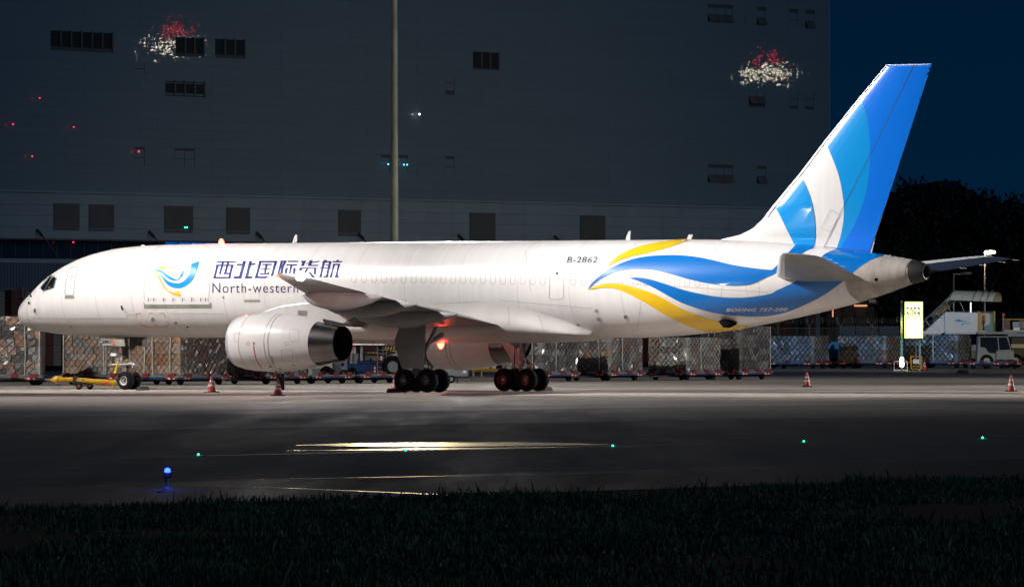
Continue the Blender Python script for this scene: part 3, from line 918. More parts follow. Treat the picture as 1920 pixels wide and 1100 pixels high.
# fin
e1 = catmull(KF([(845, 262), (870, 330), (885, 430), (890, 520), (885, 620), (870, 720), (840, 820), (800, 910), (735, 1014)]))
e2 = catmull(KF([(658, 468), (690, 530), (725, 620), (745, 700), (757, 790), (755, 870), (740, 950), (720, 1012)]))
e3 = catmull(KF([(540, 635), (570, 700), (595, 770), (610, 850), (614, 930), (608, 1003)]))
e4 = catmull(KF([(400, 785), (430, 830), (465, 900), (495, 960), (511, 998)]))
skin_paint('royal_blue_panel', [e1 + KF([(735, 1035), (885, 1030), (1210, 75), (975, 78), (840, 255)])], 'livery_royal', B_FIN, fin)
skin_paint('azure_panel', [e2 + KF([(720, 1030), (735, 1030)]) + e1[::-1] + KF([(835, 262), (650, 465)])], 'livery_azure', B_FIN, fin)
skin_paint('azure_panel', [e4 + KF([(511, 1012), (608, 1012)]) + e3[::-1] + KF([(532, 632), (393, 782)])], 'livery_azure', B_FIN, fin)
# bright leading edge of the fin and rudder seams
led = []
for (le, ch, th, drop) in fr[4:]:
    led.append([(le[0] + x*ch - .035, le[1] + t*th*ch*1.03 + (.03 if t > 0 else -.03 if t < 0 else 0), le[2]) for x, t in sorted([(x, t) for x, t in FO if x < 0.06], key=lambda q: q[1])])
put('leading_edge', MB().rings(led, False, False, close=False), 'lettering_silver', fin, smooth=True)
skin_line('rudder_seam', [KF([(1110, 85), (900, 520), (755, 800), (655, 1005)]), KF([(660, 1000), (885, 1022)])], 0.9, 'seam_dark', B_FIN, fin, off=0.024)
skin_line('rudder_seam', [KF([(690, 810), (735, 840), (690, 925), (643, 905), (690, 810)]), ], 0.6, 'seam_grey', B_FIN, fin, off=0.026)

# emblem near the nose
KL = lambda p: cz(p, 280, 470, 5.0526)
skin_paint('emblem', [KL(catmull([(28, 190), (80, 179), (120, 189), (160, 215), (200, 245), (240, 267), (266, 275), (284, 257), (293, 225), (298, 198)])) + KL([(320, 193), (340, 182)]) + KL(catmull([(340, 182), (325, 215), (305, 248), (285, 272), (262, 284), (238, 284), (200, 274), (160, 250), (130, 225), (95, 201), (60, 192), (29, 192)]))], 'livery_azure', B_FUS, fus, step=3)
skin_paint('emblem', [KL(catmull([(85, 203), (120, 230), (150, 262), (190, 290), (240, 305), (290, 305), (330, 285), (365, 245), (385, 195), (400, 127)])) + KL([(430, 117), (472, 100)]) + KL(catmull([(472, 100), (465, 150), (440, 220), (400, 285), (350, 330), (300, 350), (250, 352), (210, 342), (170, 318), (135, 275), (110, 235), (86, 205)]))], 'logo_blue', B_FUS, fus, step=3)
skin_paint('emblem', [KL([(75, 172), (90, 160), (120, 152), (150, 156), (175, 148), (165, 163), (145, 172), (110, 174)]),
                      KL(catmull([(45, 200), (70, 210), (95, 240), (120, 290), (150, 340), (180, 370), (220, 390), (255, 392), (285, 383)])) + KL([(290, 410), (302, 432)]) + KL(catmull([(302, 432), (260, 425), (220, 410), (175, 380), (140, 350), (110, 300), (85, 250), (60, 215), (46, 201)]))], 'livery_yellow', B_FUS, fus, step=3)
# company name, traced stroke by stroke
CA = lambda p: cz(p, 395, 480, 13.754)
CB = lambda p: cz(p, 510, 480, 13.714)
glyphs = [
 [CA(p) for p in ([(165,165),(180,138),(650,138),(635,165)], [(150,228),(215,228),(140,545),(70,575)], [(70,575),(78,540),(520,540),(500,575)], [(525,228),(597,228),(515,560),(455,575)], [(150,228),(597,228),(590,258),(143,258)], [(290,160),(345,160),(275,468),(215,468)], [(425,160),(480,160),(410,470),(345,470)], [(345,430),(500,430),(490,470),(345,470)])],
 [CA(p) for p in ([(835,132),(912,132),(800,575),(720,575)], [(690,207),(830,207),(820,243),(675,243)], [(612,525),(740,525),(730,575),(603,575)], [(995,135),(1070,135),(960,570),(885,570)], [(1035,200),(1165,180),(1140,222),(1025,240)], [(890,525),(1075,525),(1060,575),(890,575)])],
 [CA(p) for p in ([(1255,130),(1720,130),(1712,165),(1248,165)], [(1255,130),(1320,130),(1215,565),(1145,565)], [(1650,130),(1720,130),(1610,545),(1545,545)], [(1155,525),(1620,525),(1610,565),(1145,565)], [(1345,205),(1580,205),(1570,235),(1335,235)], [(1315,312),(1540,312),(1530,340),(1305,340)], [(1280,440),(1520,440),(1510,475),(1270,475)], [(1425,205),(1480,205),(1425,470),(1375,470)], [(1480,405),(1525,405),(1515,445),(1475,445)])],
 [CB(p) for p in ([(228,122),(290,122),(175,525),(120,525)], [(228,122),(380,122),(370,150),(228,150)], [(315,130),(380,125),(300,300),(235,300)], [(250,285),(310,285),(255,540),(200,540)], [(425,125),(685,125),(670,152),(410,152)], [(385,218),(650,218),(637,250),(370,250)], [(475,218),(535,218),(465,535),(410,535)], [(355,305),(415,305),(360,530),(300,530)], [(555,305),(612,305),(580,530),(535,530)])],
 [CB(p) for p in ([(760,130),(875,122),(865,160),(750,160)], [(800,125),(870,125),(820,260),(750,260)], [(975,115),(1050,115),(1000,258),(930,258)], [(890,185),(1225,122),(1210,155),(890,205)], [(930,230),(1195,230),(1180,258),(930,258)], [(715,300),(1155,300),(1150,330),(710,330)], [(715,300),(780,300),(740,480),(680,480)], [(1090,300),(1150,300),(1130,470),(1070,470)], [(870,340),(930,340),(800,545),(730,545)], [(935,410),(1000,410),(1110,548),(1030,548)])],
 [CB(p) for p in ([(1310,130),(1375,130),(1285,545),(1220,545)], [(1310,135),(1530,135),(1522,170),(1305,170)], [(1470,135),(1535,135),(1445,545),(1380,545)], [(1240,300),(1520,300),(1505,325),(1235,325)], [(1390,205),(1450,235),(1430,258),(1385,228)], [(1350,105),(1420,105),(1395,140),(1340,140)], [(1340,510),(1445,510),(1435,545),(1335,545)], [(1400,370),(1440,400),(1430,430),(1380,400)], [(1670,103),(1725,103),(1715,136),(1660,136)], [(1575,135),(1810,135),(1800,163),(1565,163)], [(1575,205),(1755,205),(1750,235),(1565,235)], [(1575,205),(1630,205),(1545,545),(1490,545)], [(1695,205),(1755,205),(1690,520),(1625,540)], [(1625,510),(1715,510),(1710,545),(1630,545)])]]
def fatten(poly, d=0.42):
    cx, cy = sum(p[0] for p in poly) / len(poly), sum(p[1] for p in poly) / len(poly)
    return [(x + math.copysign(d, x - cx) * .9, y + math.copysign(d, y - cy) * .45) for x, y in poly]
for gl in glyphs: skin_paint('lettering', [fatten(q) for q in gl], 'lettering_navy', B_FUS, fus, off=0.012, step=4)
skin_text('lettering', 'North-western Cargo', 398.5, 635, 548.6, 529.2, 'lettering_ink', B_FUS, fus, spacing=1.12, offset=-0.004)
skin_text('registration', 'B-2862', 1063, 1120.5, 492.5, 481, 'lettering_ink', B_FUS, fus, shear=0.22, offset=0.004, spacing=1.08)
skin_text('type_lettering', 'BOEING 757-200', 1361, 1477, 583.5, 577.5, 'lettering_silver', B_FUS, fus, shear=0.3, offset=0.03, spacing=1.1, slope=-0.013, off=0.020)
skin_text('gear_door_number', '2862', 192, 209.5, 643.2, 636.2, 'lettering_ink', B_NGD, gdo, offset=0.01)
skin_line('gear_door_stripe', [[(207.5, 629.5), (216, 648)]], 1.7, 'marking_red', B_NGD, gdo, off=0.01)
skin_text('notice_lettering', 'RVSM Qualified Aircraft', 271, 316.5, 613.8, 610.8, 'marking_red', B_FUS, fus, offset=0.0)

# cockpit windows
K8 = lambda p: cz(p, 20, 480, 7.8556)
skin_paint('cockpit_window', [K8([(445, 470), (585, 300), (600, 305), (560, 380), (520, 450), (488, 508), (465, 495)])], 'cockpit_glass', B_FUS, fus, off=0.008, step=3)
skin_paint('cockpit_window', [K8([(510, 500), (545, 430), (585, 365), (618, 312), (665, 325), (652, 370), (635, 460)])], 'cockpit_glass', B_FUS, fus, off=0.008, step=3)
skin_line('window_frame', [K8([(437, 478), (578, 296), (610, 300), (673, 322), (655, 375), (637, 470), (510, 510), (490, 522), (437, 478)]), K8([(495, 512), (530, 440), (570, 370), (607, 305)])], 1.5, 'bare_metal', B_FUS, fus, off=0.012, step=3)

def rrect(x0, y0, x1, y1, r, skew=0.0, n=4):
    out = []
    for cx, cy, a in ((x1-r, y0+r, -90), (x1-r, y1-r, 0), (x0+r, y1-r, 90), (x0+r, y0+r, 180)):
        for k in range(n + 1):
            q = math.radians(a + 90 * k / n)
            x, y = cx + r*math.cos(q), cy + r*math.sin(q)
            out.append((x - skew * (y - y0), y))
    return out + [out[0]]
# crew door, its sill, cargo door and its parts
skin_line('crew_door', [K8(catmull([(870, 195), (900, 172), (980, 165), (996, 185), (975, 260), (950, 350), (938, 450), (932, 550), (920, 575), (830, 575), (803, 555), (805, 470), (820, 370), (845, 270), (870, 195)], 3))], 1.1, 'door_line', B_FUS, fus, off=0.012, step=3)
skin_paint('door_sill', [K8([(800, 582), (938, 582), (940, 628), (800, 628)])], 'scuff_plate', B_FUS, fus, off=0.012, step=3)
skin_line('door_handle', [K8([(868, 322), (905, 318)]), K8([(890, 288), (912, 296), (912, 312)])], 1.2, 'marking_red', B_FUS, fus, off=0.012, step=3)
skin_line('cargo_door_seam', [[(391, 568), (393, 540), (395, 510), (395, 480), (392, 466), (384, 459)], [(271, 562), (270, 545), (272, 520), (278, 495), (286, 476), (298, 463), (306, 459)]], 0.9, 'seam_grey', B_FUS, fus, off=0.009)
skin_paint('cargo_door_sill', [[(269, 565.5), (273, 570.5), (391, 570.5), (396.5, 565.5), (397, 577.5), (270.5, 577.5)]], 'scuff_plate', B_FUS, fus, off=0.012)
for x in (281, 291, 309, 327, 345, 362, 379, 388):
    skin_paint('latch', [[(x-3.4, 558.4), (x-1.4, 558.4), (x-1.4, 565), (x-3.4, 565)], [(x+1, 560.2), (x+2.2, 560.2), (x+2.2, 562.4), (x+1, 562.4)]], 'door_line', B_FUS, fus, off=0.013, step=3)
skin_line('notice_frame', [[(256.5, 594), (256, 587.5), (265, 587.3)], [(279, 587.2), (287, 587.2)], [(300, 587.2), (308.5, 587.2), (310.5, 594)], [(314.5, 602), (317.5, 609), (309, 609)], [(297, 609.3), (288, 609.3)], [(275, 609.3), (265.5, 609.2), (262.5, 602)]], 0.9, 'marking_red', B_FUS, fus, off=0.010)
def disc(x, y, rx, ry, n=14): return [(x + rx*math.cos(2*math.pi*k/n), y + ry*math.sin(2*math.pi*k/n)) for k in range(n)]
for x, y, rx, ry, m in ((287, 599, 3.6, 4.6, 'scuff_plate'), (329.5, 605, 3.2, 3.2, 'scuff_plate'), (351.5, 612.4, 1.9, 1.5, 'dark_hole'), (419, 557.3, 2.1, 2.1, 'door_line'), (1044.5, 512.5, 2.2, 2.6, 'dark_hole'),
                        (1118, 582.5, 3.6, 3.8, 'seam_grey'), (1122, 598, 3.6, 3.8, 'seam_grey'), (1084, 610.5, 3.5, 3.5, 'door_line'), (1173, 593.8, 3.6, 3.6, 'door_line'), (134, 612.5, 1.2, 1.2, 'door_line'), (475, 507.5, 2.0, 2.2, 'door_line')):
    skin_paint('drain_port', [disc(x, y, rx, ry)], m, B_FUS, fus, off=0.013, step=2)
# probes at the nose
for a, b in (((55, 569.5), (57, 566.5)), ((59, 556.5), (61, 554.5)), ((66, 578), (67.5, 584.5)), ((228, 573), (232, 579.5))):
    p0, p1 = skin_point(*a, B_FUS, 0.02), skin_point(*b, B_FUS, 0.10)
    put('probe', MB().bar(p0, p1, 0.06, 0.05), 'gear_dark', fus)
# plugged cabin windows
xs_w = [664.5 + 18.6 * k for k in range(20)] + [1075.5 + 19.4 * k for k in range(13)]
for x in xs_w:
    if 1028 < x < 1066: continue
    yb = 512 + (x - 660) * 0.013
    skin_line('window_plug', [rrect(x-4.6, yb, x+4.6, yb+17, 3.6, 0.04)], 0.7, 'seam_grey', B_FUS, fus, off=0.007, step=5)
for x in (205, 225): skin_line('window_plug', [rrect(x-4.6, 518.5, x+4.6, 533, 3.6, 0.10)], 0.6, 'seam_grey', B_FUS, fus, off=0.007, step=5)
skin_line('rear_door', [rrect(1031, 499, 1057.5, 561, 5, 0.02)], 0.8, 'seam_grey', B_FUS, fus, off=0.007)
skin_line('service_door', [[(457, 538), (457.5, 561), (486, 561), (487, 538)], ], 0.6, 'seam_grey', B_FUS, fus, off=0.008)
skin_paint('service_door_sill', [[(458, 562.5), (488, 562.5), (488, 566), (458, 566)]], 'scuff_plate', B_FUS, fus, off=0.012)
# seams of the skin panels
seams = [[(56, 560), (50.5, 578), (51, 592), (56, 607), (66, 617)], [(40, 596.5), (62, 602)], [(62, 596), (130, 597), (238, 597)], [(238, 597), (240, 590), (256, 589)], [(317, 588), (420, 588)], [(500, 587), (900, 565)], [(1000, 520), (1440, 548)], [(940, 563), (1110, 578)],
         [(1190, 455), (1200, 500), (1203, 560), (1195, 620)], [(1340, 460), (1355, 520), (1350, 590)], [(1500, 560), (1505, 585)], [(1420, 500), (1424, 545), (1418, 600)], [(985, 470), (995, 545)], [(1020, 500), (1440, 512)]]
skin_line('panel_seams', seams, 0.6, 'seam_grey', B_FUS, fus, off=0.005)['kind'] = 'stuff'
skin_line('panel_seams', [K5([(630, 385), (650, 430), (690, 468)]), K5([(835, 195), (850, 230), (832, 300), (830, 355)]), K5([(925, 205), (915, 290), (950, 378)]), K5([(640, 395), (830, 375), (1000, 355)]), K5([(1030, 240), (1025, 310), (1050, 325)])], 0.9, 'door_line', B_FUS, fus, off=0.012)
skin_paint('outflow_port', [K5([(776, 327), (797, 327), (797, 345), (776, 345)])], 'dark_hole', B_FUS, fus, off=0.014, step=3)
# skin joints round the barrel, near side
for s_ in (3.6, 5.6, 7.6, 9.4, 12.6, 14.8, 17.0, 19.6, 22.2, 25.0, 28.0, 30.6, 33.2, 35.4, 37.4, 39.2, 41.0, 42.6):
    z_, zt_, zb_, w_ = fus_at(s_); zc_, h_ = (zt_ + zb_) / 2, (zt_ - zb_) / 2
    mb = MB(); prev = None
    for k in range(41):
        q = math.radians(184 + 172 * k / 40)
        a_ = (s_ - .011, (w_ + .004) * math.sin(q), zc_ + (h_ + .004) * math.cos(q)); b_ = (s_ + .011, a_[1], a_[2])
        mb.v += [a_, b_]
        if k: n_ = len(mb.v); mb.f.append((n_-4, n_-3, n_-1, n_-2))
    put('skin_joint', mb, 'skin_joint', fus, smooth=True)
# open outflow scoop under the tail
sc = [loc_at(a, b, -1.0) for a, b in ((1354, 602), (1362, 598.5), (1378, 605.5), (1374, 609), (1364, 614))]
put('outflow_scoop', MB().prism([(p.x, p.z) for p in sc], lambda a, b, d: (a, -1.30 + d, b), 0, 0.5), 'dark_hole', fus)
put('tail_skid', MB().box(44.1, 44.35, -.05, .05, 3.7, 3.82), 'tail_cone', fus)
skin_line('panel_seams', [[(1010, 590), (1020, 622)], [(953, 575), (955, 610)]], 0.7, 'seam_grey', B_FAIR, fair, off=0.006)
# engine cowl print
B_COWL = bvh_of([o for o in ENG[-1].children if o.name.startswith('cowl') and 'seam' not in o.name][0])
skin_line('warning_line', [cz(catmull([(413, 500), (420, 570), (440, 660), (475, 740), (530, 820)]), 420, 580, 7.3846)], 1.6, 'marking_red', B_COWL, ENG[-1], off=0.010)
skin_paint('warning_mark', [cz(p, 420, 580, 7.3846) for p in ([(398, 455), (432, 455), (420, 468), (432, 485), (398, 485), (410, 468)],)], 'marking_red', B_COWL, ENG[-1], off=0.012, step=2)
skin_line('warning_mark', [disc(465.5, 643.8, 2.3, 2.9) + [disc(465.5, 643.8, 2.3, 2.9)[0]]], 0.7, 'marking_red', B_COWL, ENG[-1], off=0.010, step=2)
skin_paint('drain_slot', [cz([(650, 645), (668, 645), (698, 745), (682, 745)], 420, 580, 7.3846)], 'scuff_plate', B_COWL, ENG[-1], off=0.012, step=3)
skin_line('notice_frame', [cz([(355, 650), (410, 645), (432, 722), (380, 728), (355, 650)], 420, 580, 7.3846)], 0.6, 'seam_grey', B_COWL, ENG[-1], off=0.010)
for x_, y_ in ((505, 686), (523, 690), (548, 683)): skin_paint('cowl_latch', [[(x_, y_), (x_+5, y_+.3), (x_+5, y_+2), (x_, y_+1.7)]], 'door_line', B_COWL, ENG[-1], off=0.012, step=2)
skin_line('panel_outline', [rrect(543, 618, 560, 640, 3), rrect(440, 625, 448, 640, 2), rrect(528, 655, 549, 676, 3)], 0.6, 'seam_grey', B_COWL, ENG[-1], off=0.010)
skin_line('access_panel', [rrect(534.5, 641.5, 541, 647, 1.8)], 0.6, 'door_line', B_COWL, ENG[-1], off=0.010)

# ================================================================== APRON FLOODLIGHT MASTS
mat('mast_paint', (0.72, 0.70, 0.47), 0.45, noise=0.4, nscale=1.5, stretch=(1, 1, .4))
mat('floodlight_housing', (0.20, 0.21, 0.21), 0.5)
emit('floodlight_glass', (1.0, 0.95, 0.84), 260.0)
def mast(base, h, label, heads, r0=0.26, r1=0.13, vis=True, group='apron floodlight masts'):
    t = thing('floodlight_mast', label, 'light mast', (base.x, base.y, 0), 0, group)
    put('pole', MB().cyl((0,0,0), (0,0,h), r0, r1, 14), 'mast_paint', t, smooth=True)
    put('base_plate', MB().cyl((0,0,0), (0,0,0.06), r0*1.9, r0*1.9, 14), 'steel_grey', t)
    put('collar', MB().cyl((0,0,h*0.40), (0,0,h*0.40+0.12), r0*0.93, r0*0.93, 14), 'mast_paint', t)
    put('crown_frame', MB().cyl((0,0,h-.1), (0,0,h+.05), 1.4, 1.4, 20), 'steel_grey', t)
    for (dx, dy, target, power, size, blend, *cold) in heads:
        p = Vector((dx, dy, h - 0.2))
        wp = Vector((base.x, base.y, 0)) + p
        d = (Vector(target) - wp).normalized()
        hd = put('floodlight', MB().box(-.42, .42, -.12, .22, -.34, .34), 'floodlight_housing', t, bevel=.03)
        hd.location = p; hd.rotation_euler = d.to_track_quat('-Y', 'Z').to_euler()
        g = put('lens', MB().box(-.38, .38, -.14, -.125, -.30, .30), 'floodlight_glass', hd)
        if power:
            l = lamp('floodlight_beam', 'SPOT', wp + d * 0.4, power, cold[0] if cold else (1.0, 0.945, 0.90), None, spot_size=math.radians(size), spot_blend=blend, shadow_soft_size=0.35)
            aim(l, target)
    return t

def a_pt(s, r, z):      # aircraft point -> world
    return Vector((NOSE[0] + s*CT + r*ST, NOSE[1] - s*ST + r*CT, z))
KEY = 0.246
# mast beside the neighbouring stand, ahead of the nose, out of the frame
mast(Vector((-47, 294, 0)), 32.0, 'floodlight mast beside the neighbouring stand, lighting the side of the aircraft',
     [(-.9, -.9, a_pt(4, -1, 2.5), 420e3*KEY, 52, 0.9), (0, -1.2, a_pt(17, -2, 1), 680e3*KEY, 46, 0.9), (.9, -.9, a_pt(44, -1, 7.5), 880e3*KEY, 34, 0.9), (1.3, 0, grid(306, -205), 420e3*KEY, 40, 1.0), (-1.3, 0, grid(270, -209), 210e3*KEY, 44, 1.0),
      (-.5, -1.3, Vector((-9, 258, 0)), 640e3*KEY, 46, 1.0), (.5, -1.3, Vector((22, 278, 0)), 1150e3*KEY, 34, 1.0)])
mast(Vector((-76, 332, 0)), 30.0, 'floodlight mast of a stand farther along the terminal, throwing cold light on the far pallets',
     [(1.2, .3, at(1690, 655, 495), 1900e3*KEY, 12, 1.0, (0.36, 0.62, 1.0))])
pole_b = at(739.5, 700, 403); pole_b.z = 0
mast(pole_b, 30.5, 'tall olive floodlight mast rising behind the middle of the aircraft', [(-.9, -.8, a_pt(10, 6, 0), 90e3*KEY, 46, 1.0), (.9, -.8, a_pt(34, 5, 2), 150e3*KEY, 46, 1.0)])
mast(Vector((88, 352, 0)), 28.0, 'floodlight mast of the next stand beyond the tail, lighting the rear of the cargo',
     [(-.9, -.8, grid(310, -207), 450e3*KEY, 50, 1.0), (-.9, .6, at(1740, 640, 495), 900e3*KEY, 30, 1.0, (1.0, 0.82, 0.5)), (-1.2, 0, Vector((24, 318, 0)), 1300e3*KEY, 46, 1.0)])

# ================================================================== CARGO TERMINAL
WA = math.radians(51.0)                       # yaw of the facade
FD = Vector((math.cos(WA), math.sin(WA), 0))  # along the facade, to the right and away
FN = Vector((math.sin(WA), -math.cos(WA), 0)) # facade normal, towards the apron
FO_ = Vector((-0.0719 * 540, 540, 0))         # facade point at the photograph's left edge
def fac(px, py, out=0.0):
    """photograph pixel on the facade plane -> (u along the facade, z)"""
    d = Vector(((px - 960) / F, 1.0, 0)); o = FO_ + FN * out
    t = o.dot(FN) / d.dot(FN)
    p = d * t
    return (p - o).dot(FD), CH + (HZ - py) * t / F
def fpt(u, out, z): return FO_ + FD * u + FN * out + Vector((0, 0, z))

def clad_mat(name, col, gloss):
    m = mat(name, col, 0.5, bump=0.0)
    nt, b = nodes_of(m)
    oi = nt.nodes.new('ShaderNodeObjectInfo')
    mr = nt.nodes.new('ShaderNodeMapRange'); mr.inputs[3].default_value = 0.97; mr.inputs[4].default_value = 1.03
    hs = nt.nodes.new('ShaderNodeHueSaturation'); hs.inputs['Color'].default_value = (*col, 1)
    nt.links.new(oi.outputs['Random'], mr.inputs[0]); nt.links.new(mr.outputs[0], hs.inputs['Value']); nt.links.new(hs.outputs[0], b.inputs['Base Color'])
    b.inputs['Roughness'].default_value = 0.55
    b.inputs['Coat Weight'].default_value = gloss
    b.inputs['Coat Roughness'].default_value = 0.022
    tc = nt.nodes.new('ShaderNodeTexCoord')
    n = nt.nodes.new('ShaderNodeTexNoise'); n.inputs['Scale'].default_value = 0.9; n.inputs['Detail'].default_value = 3.5
    nt.links.new(tc.outputs['Object'], n.inputs['Vector'])
    bp = nt.nodes.new('ShaderNodeBump'); bp.inputs['Strength'].default_value = 0.4; bp.inputs['Distance'].default_value = 0.015
    nt.links.new(n.outputs[0], bp.inputs['Height']); nt.links.new(bp.outputs[0], b.inputs['Coat Normal'])
    return m
clad_mat('cladding', (0.155, 0.222, 0.262), 0.8)
mat('canopy_cladding', (0.26, 0.335, 0.395), 0.5, noise=0.12, nscale=0.4)
mat('joint_dark', (0.07, 0.085, 0.095), 0.7)
mat('louvre_dark', (0.042, 0.052, 0.060), 0.5)
mat('louvre_frame', (0.10, 0.115, 0.125), 0.45)
mat('vent_panel', (0.115, 0.115, 0.115), 0.6, noise=0.2, nscale=1.0)
mat('glazing', (0.012, 0.030, 0.055), 0.10)
mat('corrugated_blue', (0.035, 0.075, 0.13), 0.5)
mat('corrugated_pale', (0.30, 0.31, 0.27), 0.5, noise=0.2, nscale=1)
mat('column_brown', (0.16, 0.055, 0.04), 0.55, noise=0.25, nscale=1.2)
emit('lit_window_blue', (0.004, 0.16, 0.75), 0.5)

T = thing('cargo_terminal', 'huge dark blue-grey cargo terminal with metal cladding and louvred windows behind the aircraft', 'building', FO_, WA)
# local frame of the terminal: x along the facade, y into the building
u_end, _ = fac(1555, 300)
_, z_par = fac(0, 357.5)
_, z_band = fac(0, 446)
TOP = 40.0
put('wall', MB().box(-45, u_end - 0.02, 0.12, 40, 0, TOP), 'joint_dark', T)
put('corner_trim', MB().box(u_end - .02, u_end + .12, 0.0, .5, 0, TOP), 'canopy_cladding', T)
rowh = 0.72
holes = []      # (u0,u1,z0,z1) of openings in the cladding
def rect_px(x0, y0, x1, y1, out=0.0):
    u0, z1 = fac(x0, y0, out); u1, z0 = fac(x1, y1, out)
    return u0, u1, z0, z1
louvres = [(95, 55.5, 212, 91.5, 6), (330, 68, 383, 101, 3), (403.5, 71, 460, 104, 3), (310, 150, 384.5, 183.5, 4), (887, 97, 936, 129, 3)]
wins = [(252, 112.5, 271, 145, 1, 2, 0), (252, 279, 271, 312, 1, 2, 0), (328, 282, 365, 315, 2, 2, 0), (835, 140.5, 852, 171, 1, 2, 0), (835, 298, 852, 329, 1, 2, 0), (714, 295, 765, 326, 3, 2, 0),
        (1327, 14, 1374, 43, 3, 1, 1), (1419, 20, 1436, 48, 1, 1, 1), (1480.5, 24, 1496, 53, 1, 2, 0), (1510, 26, 1527, 54, 1, 1, 1), (1404, 167, 1434, 196, 2, 1, 1), (1480.5, 171, 1496, 200, 1, 2, 0), (1509, 172, 1526, 201, 1, 2, 0),
        (1327, 314, 1374, 343, 3, 1, 1), (1419, 316, 1436, 345, 1, 1, 1)]
for l in louvres: holes.append(rect_px(*l[:4]))
for l in wins: holes.append(rect_px(*l[:4]))
# cladding panels, course by course
z = z_par + 0.02
row = 0
while z < TOP - 0.3:
    z1 = min(z + rowh, TOP)
    if z > 31.5: z1 = TOP
    u = -45.0
    k = 0
    while u < u_end - 0.05:
        ln = 8.4 if u >= -1.0 else 44.0
        u1 = min(u + ln + (2.1 if (row % 3 == 1 and k == 1) else 0), u_end - 0.02)
        # cut the course around openings
        segs = [(u, u1)]
        for (h0, h1, g0, g1) in holes:
            if g0 < (z + z1) / 2 < g1:
                ns = []
                for a, b in segs:
                    if b <= h0 or a >= h1: ns.append((a, b)); continue
                    if a < h0: ns.append((a, h0))
                    if b > h1: ns.append((h1, b))
                segs = ns
        for a, b in segs:
            if b - a > 0.06:
                dy = random.uniform(-0.004, 0.004)
                put('cladding_panel', MB().box(a + 0.008, b - 0.008, 0.0 + dy, 0.1, z + 0.005, z1 - 0.005), 'cladding', T)
        u = u1; k += 1
    z = z1; row += 1
# louvred windows: each bay a frame with tilted slats
for x0, y0, x1, y1, n in louvres:
    u0, u1, z0, z1 = rect_px(x0, y0, x1, y1)
    lw = put('louvre_window', MB().box(u0 - .03, u1 + .03, 0.10, 0.118, z0 - .03, z1 + .03), 'louvre_dark', T)
    w = (u1 - u0) / n
    for k in range(n):
        a, b = u0 + k*w, u0 + (k+1)*w
        put('post', MB().box(b - 0.17*w, b - 0.02*w, -0.10, 0.1, z0, z1), 'louvre_frame', lw)
        for j in range(6):
            zz = z0 + (j + 0.5) * (z1 - z0) / 6
            put('slat', MB().add([(a, -0.07, zz - .05), (b - 0.18*w, -0.07, zz - .05), (b - .18*w, 0.09, zz + .07), (a, 0.09, zz + .07), (a, -.08, zz - .035), (b - .18*w, -.08, zz - .035), (b - .18*w, .08, zz + .085), (a, .08, zz + .085)], [(3,2,1,0),(4,5,6,7),(0,1,5,4),(1,2,6,5),(2,3,7,6),(3,0,4,7)]), 'louvre_dark', lw)
for x0, y0, x1, y1, nx, ny, awn in wins:
    u0, u1, z0, z1 = rect_px(x0, y0, x1, y1)
    wn_ = put('window', MB().box(u0, u1, 0.10, 0.115, z0, z1), 'joint_dark', T)
    for i in range(nx):
        for j in range(ny):
            a, b = u0 + (u1-u0)*i/nx + .03, u0 + (u1-u0)*(i+1)/nx - .03
            c, d = z0 + (z1-z0)*j/ny + .03, z0 + (z1-z0)*(j+1)/ny - .03
            if awn:      # upper light shut, lower light pushed open
                put('pane', MB().box(a, b, 0.02, 0.05, (c+d)/2 + .03, d), 'cladding', wn_)
                put('pane', MB().add([(a, -.28, c), (b, -.28, c), (b, .0, (c+d)/2 - .02), (a, .0, (c+d)/2 - .02), (a, -.24, c), (b, -.24, c), (b, .04, (c+d)/2 - .02), (a, .04, (c+d)/2 - .02)], [(3,2,1,0),(4,5,6,7),(0,1,5,4),(1,2,6,5),(2,3,7,6),(3,0,4,7)]), 'vent_panel', wn_)
            else:
                put('pane', MB().box(a, b, 0.02, 0.05, c, d), 'cladding', wn_)
# canopy band with square vents
vents = [(101, 382.5, 149, 433), (167, 384.5, 214, 434.5), (308.5, 387, 362, 437.5), (425, 390.5, 469, 440), (635, 394.5, 677, 443.5), (881, 400, 929, 452), (1088, 405, 1135, 456)]
B_OUT = -0.9
_, z_par2 = fac(0, 358, 0.9)
_, z_b2 = fac(0, 446, 0.9)
put('canopy_core', MB().box(-45, u_end + .05, B_OUT + .1, 0.1, z_b2, z_par2 - .05), 'canopy_cladding', T)
put('parapet_coping', MB().box(-45, u_end + .12, B_OUT - .12, 0.0, z_par2 - .05, z_par2 + .10), 'canopy_cladding', T)
ch = (z_par2 - .12 - z_b2) / 4
vr = [rect_px(*v, 0.9) for v in vents]
for r_ in range(4):
    u = -45.0
    while u < u_end:
        u1 = min(u + (9.3 if u > -10 else 35), u_end)
        segs = [(u, u1)]
        for (h0, h1, g0, g1) in vr:
            zc = z_b2 + (r_ + .5) * ch
            if g0 < zc < g1:
                ns = []
                for a, b in segs:
                    if b <= h0 or a >= h1: ns.append((a, b)); continue
                    if a < h0: ns.append((a, h0))
                    if b > h1: ns.append((h1, b))
                segs = ns
        for a, b in segs:
            if b - a > .05: put('canopy_panel', MB().box(a + .01, b - .01, B_OUT, B_OUT + .095, z_b2 + r_*ch + .012, z_b2 + (r_+1)*ch - .012), 'canopy_cladding', T)
        u = u1
